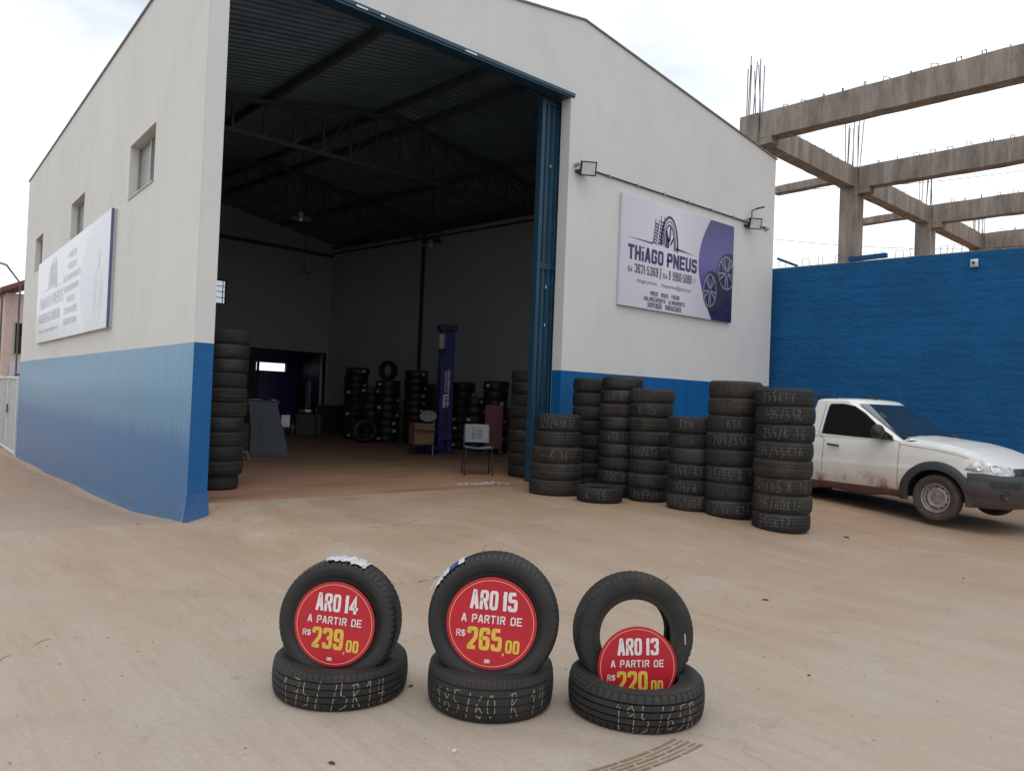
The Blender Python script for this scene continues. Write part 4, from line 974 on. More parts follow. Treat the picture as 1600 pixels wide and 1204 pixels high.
def stack(cx, cy, z0, n, Rr, Wd, where, group, writes=None, mt='stack_rubber', lean=(0, 0), radii=None, jit=.012, pit=44, chm='chalk_faint', stickers=0, tops=None):
    z = z0; face = math.atan2(CAM.y - cy, CAM.x - cx); rnd = random.Random(int(cx * 100 + cy * 37) + 5)
    for i in range(n):
        r_ = radii[i] if radii else Rr * rnd.choice((.985, 1, 1.01)); r_ = round(r_ * rnd.choice((1, 1, .975, 1.02)) if not radii else r_, 3); w_ = Wd
        me = tm(r_, round(w_, 3), round(r_ - min(.12, .62 * w_ + .0), 3), rnd.choice((pit, pit + 14, pit + 26)), (rnd.choice(('stack_rubber', 'stack_rubber', 'brown_rubber', 'black_rubber')) if mt == 'stack_rubber' else mt), True, rnd.choice((.5, .9, 1.3)), rnd.choice((0, 0, 1, 2, 3)))
        x = cx + lean[0] * i + rnd.uniform(-jit, jit); y = cy + lean[1] * i + rnd.uniform(-jit, jit)
        lab = ('bottom tyre of %s' % where) if i == 0 else ('topmost tyre of %s' % where if i == n - 1 else '%s tyre from the bottom in %s' % (ORD[i], where))
        ang = rnd.uniform(0, 6.28)
        o = tag(link('tyre', me, None, (x, y, z + w_ / 2), (rnd.uniform(-.008, .008), rnd.uniform(-.008, .008), ang)), lab, 'tyre', group)
        if writes:
            t_ = writes[i % len(writes)]
            if t_:
                bright = t_[0] == '*'; t_ = t_.lstrip('*')
                m_ = chalk(t_, r_, w_, w_ * .58, .062, face - ang + rnd.uniform(-.25, .18), .0085, 'chalk_mid' if bright or rnd.random() < .3 else chm, 0, rnd)
                if m_: link('chalk_writing', m_, o)['kind'] = 'stuff'
        for k in range(stickers):
            a = face - ang + rnd.choice((-1, 1)) * rnd.uniform(.5, 1.0); 
            if rnd.random() < .25: continue
            V = [(r_ * math.cos(a + da) * 1.004, r_ * math.sin(a + da) * 1.004, dz) for da, dz in ((-.16, -.035), (0, -.035), (.16, -.035), (.16, .035), (0, .035), (-.16, .035))]
            link('label_sticker', newmesh('label_sticker', V, [(0, 1, 4, 5), (1, 2, 3, 4)], 'white_sticker'), o)
        z += w_ * .985
    return x, y, z
# positions: foot of each stack is the point nearest the camera, the centre lies one radius further
def centre(px, py, Rr):
    d = Vector((px - CAM.x, py - CAM.y)).normalized(); return px + d.x * Rr, py + d.y * Rr
GO = 'used tyres stacked outside on the right'
c = centre(4.42, -1.13, .36); stack(*c, GZ(*c), 5, .36, .222, 'the stack of five wide tyres beside the blue gate', GO, ['205 R16', '245/70R16', '-- R 16', '215+', '225/45R17'], radii=[.365, .36, .35, .325, .315], pit=46)
c = centre(5.30, -.93, .30); stack(*c, GZ(*c), 8, .30, .207, 'the half hidden stack behind the five wide tyres', GO, ['R15', 'R15', '7', '75', '', 'R 14', '175/70', '185/60', '/R15'])
c = centre(5.14, -1.60, .295); stack(*c, GZ(*c), 9, .292, .186, 'the nine tyre stack behind the single lying tyre', GO, ['', '205 R15', '65R15', '/70 R14', '65R15', '175R14', '15', '*/60 R15', '185R14'])
c = centre(5.145, -2.12, .29); stack(*c, GZ(*c), 8, .29, .189, 'the eight tyre stack left of the short stack', GO, ['*185/70R1', '/60R14', '175/70R13', '*185/65R1', '175/65R14', 'R15', '*R 15', '185/60 R 15'])
c = centre(5.0, -2.88, .30); stack(*c, GZ(*c), 6, .303, .193, 'the short stack of six tyres', GO, ['175/70R13', '205/6', '*155 R13', '175/65 R', 'R15', 'R14'])
c = centre(5.07, -3.40, .325); stack(*c, GZ(*c), 8, .322, .205, 'the tall stack second from the white pickup', GO, ['*205/55 R16', '205/55 R1', '205/55 R 16', 'R 16', '*205/55R16', 'R16', '205/55 R', '/16'])
c = centre(5.01, -4.08, .325); stack(*c, GZ(*c), 8, .325, .2015, 'the tall stack nearest the white pickup', GO, ['*255R17', '*205/60R16', '*205/55 R 16', '505', '*205/55R16', '*255/R 16', '*205/55R', '*255R17'])
c = centre(4.42, -1.92, .30)
o = tag(link('tyre', tm(.30, .2, .19, 44, 'stack_rubber'), None, (c[0], c[1], GZ(*c) + .1)), 'single used tyre lying flat on the ground in front of the stacks', 'tyre', GO)
link('chalk_writing', chalk('R 15', .30, .2, .11, .07, math.atan2(CAM.y - c[1], CAM.x - c[0]) - .15, .0085, 'chalk_mid'), o)['kind'] = 'stuff'
c = centre(.64, .92, .31); stack(c[0], c[1], .172, 11, .305, .184, 'the tall dim stack just inside the left pillar', 'tyres inside the doorway', lean=(.003, .002), jit=.012, radii=[.27, .30, .30, .305, .30, .31, .315, .305, .31, .325, .33])
c = centre(5.50, .72, .30); stack(c[0] + .05, c[1], .172, 9, .30, .197, 'the dim stack just inside the blue gate', 'tyres inside the doorway')
# dim stacks of new tyres along the right inner wall
GI = 'new tyres stacked along the inner wall'
INN = [(7.99, 10.60, 10, .33, .20, 'the tall far stack beside the back doorway'),
       (7.84, 9.54, 7, .32, .21, 'the lower stack in front of the tall far stack'),
       (8.08, 9.07, 8, .33, .207, 'the inner stack carrying the upright tyre'),
       (8.52, 8.41, 10, .31, .195, 'the inner stack under the vertical wall conduit'),
       (8.76, 7.75, 8, .31, .20, 'the inner stack hidden behind the blue lift post'),
       (8.73, 6.65, 8, .31, .207, 'the inner stack right of the blue lift post'),
       (8.62, 6.00, 6, .29, .215, 'the lower inner stack left of the red cabinet'),
       (8.84, 5.49, 8, .31, .212, 'the inner stack behind the red cabinet')]
for x, y, n, r_, w_, wh in INN:
    stack(x, y, .172, n, r_, w_, wh, GI, mt='new_rubber', stickers=1, pit=30, jit=.02)
def orient(o, loc, n, roll=0):
    n = Vector(n).normalized(); r = Vector((-n.y, n.x, 0)).normalized(); u = n.cross(r)
    Mx = Matrix((r, u, n)).transposed().to_4x4(); Mx.translation = loc; o.matrix_world = Mx @ Matrix.Rotation(roll, 4, 'Z'); return o
o = link('tyre', tm(.27, .19, .165, 30, 'new_rubber')); orient(o, Vector((8.02, 9.02, .17 + 8 * .2039 + .262)), (-.9, -.35, .05)); tag(o, 'new tyre standing upright on top of an inner stack', 'tyre', GI)
for k, (x, y, a) in enumerate(((7.37, 8.95, (-.7, -.65, .25)),)):
    o = link('tyre', tm(.31, .195, .19, 30, 'new_rubber')); orient(o, Vector((x, y, .17 + .31)), a); tag(o, ('new tyre leaning upright at the foot of the far inner stacks', 'new tyre leaning upright on the floor left of the cardboard box')[k], 'tyre', GI)

# ------------------------------------------------------------------ workshop contents
lf = thing('lift_post', 'tall dark blue vehicle lift post with a grey motor near its top', 'vehicle lift', (7.34, 5.48, .17), math.atan2(CAM.y - 5.48, CAM.x - 7.34) + math.pi / 2 + .25)
LH = 2.74
m = MB(); m.box((-.15, .12, .02), (.15, .16, LH)); m.box((-.15, -.12, .02), (-.11, .12, LH)); m.box((.11, -.12, .02), (.15, .12, LH)); m.box((-.11, -.12, .02), (-.045, -.09, LH)); m.box((.06, -.12, .02), (.11, -.09, LH)); m.obj('column', 'lift_blue', lf)
bevel(MB().box((-.20, -.17, LH), (.19, .19, LH + .13)).obj('top_cap', 'black_plastic', lf), .01)
MB().box((-.30, -.25, 0), (.28, .25, .02)).obj('base_plate', 'lift_blue', lf)
MB().bar((-.75, -.30, .10), (-.1, -.14, .10), .12, .10).obj('lift_arm', 'lift_blue', lf)
MB().tube([(-.17, -.2, LH - .42), (-.17, -.2, LH - .10)], .085, 18).obj('motor', 'enamel', lf, smooth=True, angle=40)
MB().tube([(-.17, -.2, LH - .56), (-.17, -.2, LH - .42)], [.05, .075], 14).obj('oil_tank', 'black_plastic', lf)
MB().box((-.04, -.17, .5), (.05, -.125, .95)).obj('carriage', 'black_metal', lf)
def FL(a, b, d): return (-b, -.131 - d, a)
MB().box((-.115, -.130, .30), (.115, -.122, LH - .02)).obj('front_cover', 'lift_blue', lf)
flat_poly('logo_mark', [(1.02, -.075), (1.30, -.075), (1.33, .055), (1.05, .055)], lambda a, b, d: FL(a, -b, d), .002, 'white_print', lf)
print_text('lettering', 'MR', (1.05, 1.28, -.05, .045), lambda a, b, d: FL(a, b, d), .0035, 'lift_blue', lf, .04)
print_text('lettering', 'MAQUINAS', (1.36, 1.82, .01, .055), lambda a, b, d: FL(a, b, d), .002, 'white_print', lf)
print_text('lettering', 'RIBEIRO', (1.36, 1.86, -.07, -.01), lambda a, b, d: FL(a, b, d), .002, 'white_print', lf, .03)

def pendant(x, y, z, lab):
    t = thing('pendant_lamp', lab, 'lamp', (x, y, z), 0, 'dish lamps hanging from the roof')
    MB().lathe([(.03, .14), (.045, .10), (.06, .055), (.20, .012), (.215, 0), (.20, .004), (.06, .045), (.0, .05)], 28).obj('lamp_shade', 'enamel', t, smooth=True, angle=50)
    MB().lathe([(0, -.055), (.035, -.045), (.052, -.01), (.04, .03), (.02, .05)], 16).obj('bulb', 'lamp_glass', t, smooth=True)
    zr = LZ + (RZ - LZ) * (1 - abs(x - rl(y).x) / 5.6) - .05
    MB().tube([(0, 0, .13), (0, 0, zr - z)], .008, 6).obj('cord', 'black_metal', t)
pendant(4.17, 6.44, 5.0, 'dish lamp hanging in the left half, nearest the doorway')
pendant(7.50, 6.51, 5.0, 'dish lamp hanging in front of the right inner wall above the lift')
pendant(7.53, 13.23, 5.0, 'small far dish lamp hanging before the back wall')

wc = thing('wall_conduit', 'dark vertical cable conduit running down the right inner wall', 'conduit', (0, 0, 0))
q0 = right(10.78, 0, -.24); MB().tube([q0 + Vector((0, 0, 1.2)), q0 + Vector((0, 0, 6.2))], .055, 8).obj('pipe', 'black_metal', wc)
rnd = random.Random(4)
for k in range(16): zz = 1.8 + k * .2 + rnd.uniform(-.05, .05); MB().bar(q0 + Vector((-.09, -.09, zz)), q0 + Vector((.05, .05, zz + .03)), .05, .035).obj('tie', 'black_metal', wc)

# cardboard box with open flaps and the round tray on it
CBx = thing('cardboard_box', 'open brown cardboard box standing on a low stand beside the blue lift post', 'box', (6.51, 5.16, .17), math.atan2(CAM.y - 5.16, CAM.x - 6.51) + math.pi / 2 + .3)
m = MB(); w = .2; t = .008
for a, b in (((-w, -w, .25), (w, -w + t, .68)), ((-w, w - t, .25), (w, w, .68)), ((-w, -w + t, .25), (-w + t, w - t, .68)), ((w - t, -w + t, .25), (w, w - t, .68)), ((-w, -w, .242), (w, w, .25))): m.box(a, b)
m.obj('carton', 'cardboard', CBx)
for P in ([(-w, -w, .68), (w, -w, .68), (w + .02, -w - .14, .54), (-w - .03, -w - .13, .56)], [(-w, -w, .68), (-w, w, .68), (-w - .15, w, .76), (-w - .15, -w, .74)], [(w, -w, .68), (w, w, .68), (w + .13, w, .60), (w + .13, -w, .60)]): sheet('flap', P, 'cardboard', CBx)
m = MB()
for sx in (-1, 1):
    for sy in (-1, 1): m.bar((sx * .2, sy * .2, 0), (sx * .2, sy * .2, .24), .025, .025)
m.box((-.22, -.22, .22), (.22, .22, .24)); m.obj('stand', 'black_metal', CBx)
MB().box((.205, -.215, 0), (.225, -.20, .75)).obj('corner_strut', 'enamel', CBx)
dk = thing('wheel_cover', 'pale round wheel cover resting tilted on the cardboard box', 'wheel cover', (6.66, 5.12, 1.00))
MB().lathe([(0, .03), (.06, .035), (.12, .02), (.17, .025), (.185, 0), (.17, -.01), (0, -.005)], 24).obj('disc', 'enamel', dk, rot=(R(28), R(-25), 0), smooth=True, angle=40)
for k in range(6):
    a = k * math.pi / 3; 
dk.children[0].name = 'disc'

# chair with perforated back
ch = thing('chair', 'empty grey plastic chair with perforated back and black metal legs inside the doorway', 'chair', (5.10, 1.42, .17), math.atan2(CAM.y - 1.36, CAM.x - 5.09) + math.pi / 2 + .12)
def back_fn(i, j):
    x = -.215 + .43 * i; z = .52 + .30 * j; return (x, .20 + .05 * j - .045 * (1 - (2 * i - 1) ** 2) * -1 , z)
m = MB(); NU, NV = 43, 30; V = []; F = []
for i in range(NU + 1):
    for j in range(NV + 1): V.append(back_fn(i / NU, j / NV))
holes = [(.5 + (k - 3) * .065 + (.0325 if r % 2 else 0), .22 + r * .115) for r in range(6) for k in range(7)]
for i in range(NU):
    for j in range(NV):
        u, v = (i + .5) / NU, (j + .5) / NV
        if any(abs(u - a) < .014 and abs(v - b) < .035 for a, b in holes): continue
        if min(u, 1 - u) < .04 and v > .93: continue
        F.append((i * (NV + 1) + j, (i + 1) * (NV + 1) + j, (i + 1) * (NV + 1) + j + 1, i * (NV + 1) + j + 1))
link('backrest', newmesh('backrest', V, F, 'chair_grey'), ch)
m = MB(); m.grid(lambda i, j: (-.225 + .45 * i, -.22 + .42 * j, .45 + .012 * math.cos(math.pi * (2 * i - 1)) * -1 - .03 * max(0, .15 - j) * 6 * .15), 12, 10); m.obj('seat', 'chair_grey', ch)
for sx in (-1, 1):
    MB().tube([(sx * .23, -.21, 0), (sx * .215, -.19, .44)], .0125, 8).obj('leg', 'black_metal', ch)
    MB().tube([(sx * .23, .25, 0), (sx * .215, .19, .44), (sx * .215, .245, .80)], .0125, 8).obj('leg', 'black_metal', ch)
    MB().tube([(sx * .215, -.19, .435), (sx * .215, .19, .435)], .011, 8).obj('seat_rail', 'black_metal', ch)
MB().tube([(-.215, -.19, .435), (.215, -.19, .435)], .011, 8).obj('seat_rail', 'black_metal', ch)

# dark slanted machine near the left
bmx = thing('balancing_machine', 'dark grey slant sided workshop machine standing left of the doorway centre', 'machine', (3.35, 5.75, .17), math.atan2(CAM.y - 5.7, CAM.x - 3.35) + math.pi / 2)
m = MB(); m.prism([(-.30, 0), (.42, 0), (.36, .25), (.16, 1.02), (-.36, 1.04), (-.30, .5)], lambda a, b, d: (a, d, b), -.25, .3); bevel(m.obj('cabinet', 'dark_steel', bmx), .015)
MB().box((-.62, -.20, .0), (-.32, .22, .62)).obj('side_cabinet', 'black_metal', bmx)
MB().box((-.64, -.24, .98), (.20, .28, 1.06)).obj('tray', 'black_plastic', bmx)
MB().tube([(-.35, -.24, 1.07), (-.12, -.24, 1.07)], .012, 8).obj('tool_bar', 'chrome', bmx)
MB().tube([(.05, -.24, 1.07), (.14, -.24, 1.07)], .014, 8).obj('tool_bar', 'chrome', bmx)
MB().box((.26, .25, .55), (.42, .27, .78)).obj('wall_plate', 'white_sticker', bmx)
# tyre changer and clutter at the back
tcg = thing('tyre_changer', 'dark tyre changing machine with bright metal arms near the back doorway', 'machine', (7.25, 11.97, .17), -.4)
bevel(MB().box((-.35, -.4, 0), (.35, .4, .62)).obj('cabinet', 'black_metal', tcg), .02)
MB().lathe([(0, .70), (.28, .70), (.28, .66), (.06, .64), (.06, .60)], 20).obj('turntable', 'chrome', tcg)
for a in range(4): MB().bar((0, 0, .72), (.27 * math.cos(a * 1.57 + .3), .27 * math.sin(a * 1.57 + .3), .72), .05, .04).obj('jaw', 'chrome', tcg)
MB().box((-.08, .4, 0), (.08, .55, 1.55)).obj('column', 'black_metal', tcg)
MB().bar((0, .45, 1.5), (0, -.1, 1.5), .07, .07).obj('swing_arm', 'lift_blue', tcg)
MB().tube([(0, -.08, 1.6), (0, -.08, .86)], .02, 10).obj('mount_bar', 'chrome', tcg)
for k, (x, y) in enumerate(((-.5, -.2), (-.55, .25), (.2, -.55))): MB().tube([(x, y, 0), (x, y, .5 + .15 * k)], .025, 8).obj('lever', 'chrome', tcg)
bn = thing('workbench', 'dark low workbench against the back right corner of the workshop', 'workbench', (8.95, 13.3, .17), PSI)
MB().box((-.9, -.3, .80), (.7, .3, .86)).obj('bench_top', 'black_metal', bn)
MB().box((-.88, -.28, .05), (.68, .28, .80)).obj('cabinet', 'black_plastic', bn)
for x in (-.8, -.1, .5): MB().box((x, -.305, .3), (x + .22, -.282, .42)).obj('drawer_front', 'dark_steel', bn)
jk = thing('trolley_jack', 'small tan trolley jack on the floor beside the dim left tyre stack', 'jack', (2.25, 4.60, .17), R(20))
bevel(MB().box((-.30, -.12, .03), (.12, .12, .10)).obj('frame', 'rebar', jk), .01)
MB().tube([(.05, 0, .08), (.20, 0, .17), (.32, 0, .15), (.36, 0, .03)], .03, 8).obj('lift_arm', 'cardboard', jk)
for x in (-.26, .08):
    for y in (-.13, .13): MB().tube([(x, y - .02, .035), (x, y + .02, .035)], .035, 12).obj('wheel', 'black_metal', jk)
rc = thing('red_cabinet', 'dark red tool cabinet in front of the inner tyre stacks', 'cabinet', (8.40, 5.00, .17), math.atan2(CAM.y - 5, CAM.x - 8.4) + math.pi / 2)
bevel(MB().box((-.21, -.2, .12), (.21, .2, 1.12)).obj('body', 'red_enamel', rc), .02)
for z in (.2, .42, .64, .84): MB().box((-.19, -.212, z), (.19, -.2, z + .18)).obj('drawer_front', 'red_enamel', rc)
for x in (-.17, .17): MB().tube([(x, -.12, .06), (x, .12, .06)], .06, 10).obj('caster', 'black_plastic', rc)
pr = thing('floor_litter', 'scatter of small white crumbs on the floor at the doorway in front of the chair', 'litter'); m = MB(); rnd = random.Random(9)
for k in range(150):
    x = 4.35 + rnd.gauss(0, .28); y = .35 + rnd.gauss(0, .09) - .55 * (x - 4.35) * .25; s = rnd.uniform(.006, .016)
    m.add([(x - s, y - s, .172), (x + s, y - s * .5, .172), (x, y + s, .172), (x, y, .172 + s)], [(0, 1, 3), (1, 2, 3), (2, 0, 3)])
o = m.obj('crumbs', 'white_sticker', pr); o['kind'] = 'stuff'

# ------------------------------------------------------------------ the three display tyres with price discs
fh = Vector((fw.x, fw.y, 0)).normalized()
def frame(yaw, tilt):
    n = -fh; n = Vector((n.x * math.cos(yaw) - n.y * math.sin(yaw), n.x * math.sin(yaw) + n.y * math.cos(yaw), 0)); n = (n * math.cos(tilt) + Vector((0, 0, math.sin(tilt)))).normalized()
    r = Vector((-n.y, n.x, 0)).normalized(); return r, n.cross(r), n
GD = 'tyres of the three price displays'
words = (('left', '14', '239'), ('middle', '15', '265'), ('right', '13', '220'))
foot = ((-1.10, -5.42), (-.64, -5.91), (-.19, -6.35))
RB = (.322, .298, .318); WB = (.178, .205, .178)
wr = ('175/75R14', '185/60 R 14', '195/65R')
for k in range(3):
    cx, cy = centre(*foot[k], RB[k]); z0 = GZ(cx, cy)
    d0 = Vector((cx - CAM.x, cy - CAM.y, 0)).normalized()
    me = tyre_mesh('tyre', RB[k], WB[k], RB[k] - .125, (70, 80, 54)[k], 'used_rubber', True, (1.2, .8, 2.0)[k]); ang = (0.3, 1.2, 2.2)[k]
    o = tag(link('tyre', me, None, (cx, cy, z0 + WB[k] / 2), (0, 0, ang)), 'used chalked tyre lying flat under the %s price display' % words[k][0], 'tyre', GD)
    face = math.atan2(-d0.y, -d0.x)
    cm_ = chalk(wr[k], RB[k], WB[k], WB[k] * (.66, .52, .66)[k], (.058, .052, .060)[k], face - ang + (-.10, .04, .36)[k], .0040, 'chalk', (-.012, -.018, -.018)[k], random.Random(k + 3))
    link('chalk_writing', cm_, o)['kind'] = 'stuff'
    RU = (.287, .302, .288)[k]; WU = (.172, .185, .165)[k]; yaw = R((-7, -5, 3)[k]); tilt = R((3, 2, 2)[k])
    r, u, n = frame(yaw, tilt); cc = Vector((cx, cy, 0)) + n * (.095, .10, -.075)[k] + r * (.022, .014, -.008)[k] + Vector((0, 0, z0 + (.352, .415, .335)[k]))
    rr = (.178, .19, .168)[k]
    me = tyre_mesh('tyre', RU, WU, rr, (62, 68, 58)[k], 'new_rubber' if k < 2 else 'used_rubber', True, 1.7)
    o = link('tyre', me); Mx = Matrix((r, u, n)).transposed().to_4x4(); Mx.translation = cc; o.matrix_world = Mx @ Matrix.Rotation(.4, 4, 'Z')
    tag(o, ('tyre standing upright behind the aro 14 disc with a torn white label on top', 'tyre standing upright behind the aro 15 disc with a blue and white label', 'worn tyre with an open centre standing behind the aro 13 disc')[k], 'tyre', GD)
    tyre_o = o; hf = WU / 2
    # sidewall lettering ribs
    for rad in ((RU * .93, rr + .022) if k < 2 else (RU * .90, rr + .03)):
        pts = rounded(0, 0, rad, rad, 96); V, F = ribbon(pts, .003, lambda a, b, d: (a, b, d), hf * .93)
        # follow the bulge: small raised ring
        link('sidewall_ring', newmesh('ring', [(v[0], v[1], hf * (.915 if rad > RU * .85 else .865) + .0035) for v in V], F, 'new_rubber'), o)
    def strip(name, a0, a1, x0, x1, mt, lift=.0025, n_=20, cr=.004, sd_=1):
        rn = random.Random(sd_); V = []; F = []; mm = 5
        for i in range(n_ + 1):
            a = R(a0 + (a1 - a0) * i / n_)
            for j in range(mm):
                x = x0 + (x1 - x0) * j / (mm - 1); rad = RU - .016 * (abs(x) / (WU / 2)) ** 2.4 + lift + rn.uniform(0, cr); V.append((rad * math.cos(a) + rn.uniform(-cr, cr) * .5, rad * math.sin(a), x))
        for i in range(n_):
            for j in range(mm - 1): F.append((i * mm + j, (i + 1) * mm + j, (i + 1) * mm + j + 1, i * mm + j + 1))
        q = link(name, newmesh(name, V, F, mt, smooth=True)); q.matrix_world = Mx.copy(); q.parent = tyre_o; q.matrix_parent_inverse = tyre_o.matrix_world.inverted(); return q
    if k == 0: strip('paper_label', 64, 104, -.01, hf * .86, 'white_sticker', .004, 30, .010, 2)
    if k == 1:
        strip('paper_label', 118, 124, .0, hf * .86, 'white_sticker', .004, 4, .003, 3); strip('paper_label', 124, 134, .0, hf * .86, 'blue_sticker', .004, 8, .003, 4); strip('paper_label', 134, 155, .02, hf * .86, 'white_sticker', .004, 16, .006, 5)
        q = MB().tube([(RU * math.cos(R(155)), RU * math.sin(R(155)), hf * .6), (RU * 1.05 * math.cos(R(158)), RU * 1.05 * math.sin(R(158)), hf * .6), (RU * 1.04 * math.cos(R(150)), RU * 1.06 * math.sin(R(150)), hf * .5)], .002, 5).obj('loose_string', 'white_sticker'); q.matrix_world = Mx.copy(); q.parent = tyre_o; q.matrix_parent_inverse = tyre_o.matrix_world.inverted()
    if k == 2:
        q = MB().add([(RU * .80, .02, hf * .99), (RU * .815, .02, hf * .985), (RU * .825, -.03, hf * .985), (RU * .81, -.03, hf * .99)], [(0, 1, 2, 3)]).obj('paper_label', 'white_sticker'); q.matrix_world = Mx @ Matrix.Translation((0, 0, .003)); q.parent = tyre_o; q.matrix_parent_inverse = tyre_o.matrix_world.inverted()
    # price disc
    RS = (.193, .205, .187)[k]; t_ = thing('price_disc', ('round red price disc reading ARO 14 on the left display tyre', 'round red price disc reading ARO 15 on the middle display tyre', 'round red price disc reading ARO 13 sunk into the right display tyre')[k], 'price sign', (0, 0, 0), 0, 'red price discs')
    sc_ = (cc + n * (hf + .006) + Vector((0, 0, (-.002, -.002, 0)[k]))) if k < 2 else Vector((cx, cy, z0 + .203)) + n * .035 + r * -.004
    roll = R((-2.5, -1.8, 1.8)[k]); t_.matrix_world = (lambda m_: m_)(Matrix((r, u, n)).transposed().to_4x4()); mw = t_.matrix_world.copy(); mw.translation = sc_; t_.matrix_world = mw @ Matrix.Rotation(roll, 4, 'Z')
    MB().lathe([(0, .002), (RS - .001, .002), (RS, .001), (RS, -.001), (RS - .001, -.002), (0, -.002)], 96).obj('disc', 'red_print', t_)
    FS = lambda a, b, d: (a, b, .002 + d)
    V, F = ribbon(rounded(0, 0, RS * .93, RS * .93, 96), .0022, FS, .0006); link('border_line', newmesh('b', V, F, 'ring_print'), t_)
    def tx(body, x0, x1, y0, y1, mt, bold): print_text('lettering', body, (x0 * RS, x1 * RS, y0 * RS, y1 * RS), FS, .0008, mt, t_, bold, bold * 4.6)
    tx('ARO', -.50, .115, .29, .71, 'white_print', .055); tx(words[k][1], .22, .545, .29, .71, 'white_print', .055)
    tx('A PARTIR DE', -.67, .67, -.005, .175, 'white_print', .035)
    tx('R$', -.76, -.56, -.33, -.18, 'white_print', .03)
    tx(words[k][2], -.52, .26, -.59, -.10, 'yellow_print', .055); tx(',', .275, .33, -.66, -.50, 'yellow_print', .07); tx('00', .34, .65, -.61, -.325, 'yellow_print', .05)
    tx('un', -.10, .02, -.86, -.78, 'white_print', .04)

# ------------------------------------------------------------------ white pickup
CRR = Vector((7.70, -4.67)); hz = R(-98); hv = Vector((math.cos(hz), math.sin(hz))); lv = Vector((-hv.y, hv.x))
cp = CRR + lv * .80
car = thing('parked_pickup', 'dusty white single cab pickup with dark grey bumper parked before the blue wall', 'pickup truck', (cp.x, cp.y, .095), hz)
OUT = [(-3.62, 0), (-3.62, .55), (-3.59, .74), (-3.45, .79), (-2.9, .805), (-2.3, .815), (-1.5, .822), (-.8, .826), (-.3, .826), (.1, .818), (.35, .795), (.52, .755), (.65, .69), (.74, .59), (.795, .44), (.82, .24), (.828, 0)]
def cat(P, n):
    out = []
    for i in range(len(P) - 1):
        p0, p1, p2, p3 = Vector(P[max(0, i - 1)]), Vector(P[i]), Vector(P[i + 1]), Vector(P[min(len(P) - 1, i + 2)]); L = (p2 - p1).length; k = max(2, int(L / n))
        for j in range(k):
            t = j / k; out.append(.5 * (2 * p1 + (p2 - p0) * t + (2 * p0 - 5 * p1 + 4 * p2 - p3) * t * t + (3 * p1 - p0 - 3 * p2 + p3) * t ** 3))
    out.append(Vector(P[-1])); return out
PO = cat(OUT, .028)
def itp(x, T):
    if x <= T[0][0]: return T[0][1]
    for (a, fa), (b, fb) in zip(T[:-1], T[1:]):
        if x <= b: return fa + (fb - fa) * (x - a) / (b - a)
    return T[-1][1]
ZS = [(-3.6, 1.03), (-2.0, 1.01), (-1.0, .995), (-.45, .975), (0, .935), (.3, .885), (.55, .825), (.70, .775), (.83, .735)]
INS = [(.22, .05), (.34, .02), (.45, .0), (.655, .002), (.665, .012), (.80, .018), (.92, .035), (1.03, .07)]
def body_pt(p, z, off=0, side_=-1):
    ins = itp(z, INS); nose = max(0, min(1, (p.x - .2) / .6)); k = 1 - .55 * nose
    rec = itp(z, [(.2, .06), (.34, .0), (.56, -.015), (.62, .015), (.78, .09), (.9, .17)]) * nose ** 1.5
    y = p.y * (1 - (ins * k - off) / .826) if p.y > 0 else 0
    u = p.x - rec + off * nose * (1 if p.x > 0 else 0); 
    return Vector((u, side_ * y, z))
def wheel_hole(u, z):
    return any((u - w_) ** 2 + (z - .30) ** 2 < .372 ** 2 for w_ in (0, -2.72))
body = MB(); NZ = 22
for sgn_ in (-1, 1):
    V = []; F = []
    for p in PO:
        zs_ = itp(p.x, ZS); zb = itp(p.x, [(-3.6, .36), (-.5, .335), (.4, .27), (.83, .25)])
        for j in range(NZ + 1): V.append(body_pt(p, zb + (zs_ - zb) * j / NZ, 0, sgn_))
    for i in range(len(PO) - 1):
        for j in range(NZ):
            f = (i * (NZ + 1) + j, (i + 1) * (NZ + 1) + j, (i + 1) * (NZ + 1) + j + 1, i * (NZ + 1) + j + 1)
            c_ = sum((V[q] for q in f), Vector()) / 4
            if abs(c_.y) > .5 and wheel_hole(c_.x, c_.z): continue
            F.append(f)
    body.add(V, F)
# hood
HP = [p for p in PO if p.x > -.52]
def hood(i, s):
    p = HP[i]; zs_ = itp(p.x, ZS); b = body_pt(p, zs_); w_ = abs(b.y)
    crown = itp(p.x, [(-.5, .085), (0, .075), (.4, .055), (.7, .03), (.83, .0)])
    crease = .012 * math.exp(-((abs(s) - .72) / .07) ** 2) * max(0, min(1, (.6 - p.x) * 2))
    return Vector((b.x + .0, s * w_, zs_ + crown * (1 - abs(s) ** 2.6) + crease))
V = []; F = []; NS = 28
for i in range(len(HP)):
    for j in range(NS + 1): V.append(hood(i, -1 + 2 * j / NS))
for i in range(len(HP) - 1):
    for j in range(NS): F.append((i * (NS + 1) + j, (i + 1) * (NS + 1) + j, (i + 1) * (NS + 1) + j + 1, i * (NS + 1) + j + 1))
body.add(V, F)
# box bed walls and floor
body.box((-3.55, -.70, .55), (-2.02, .70, .58)); body.box((-2.05, -.74, .5), (-2.0, .74, 1.0)); body.box((-3.6, -.74, .5), (-3.55, .74, 1.0))
body.box((-3.58, -.745, .5), (-2.02, -.70, 1.005)); body.box((-3.58, .70, .5), (-2.02, .745, 1.005))
bo = body.obj('body', 'car_paint', car, smooth=True, angle=40)
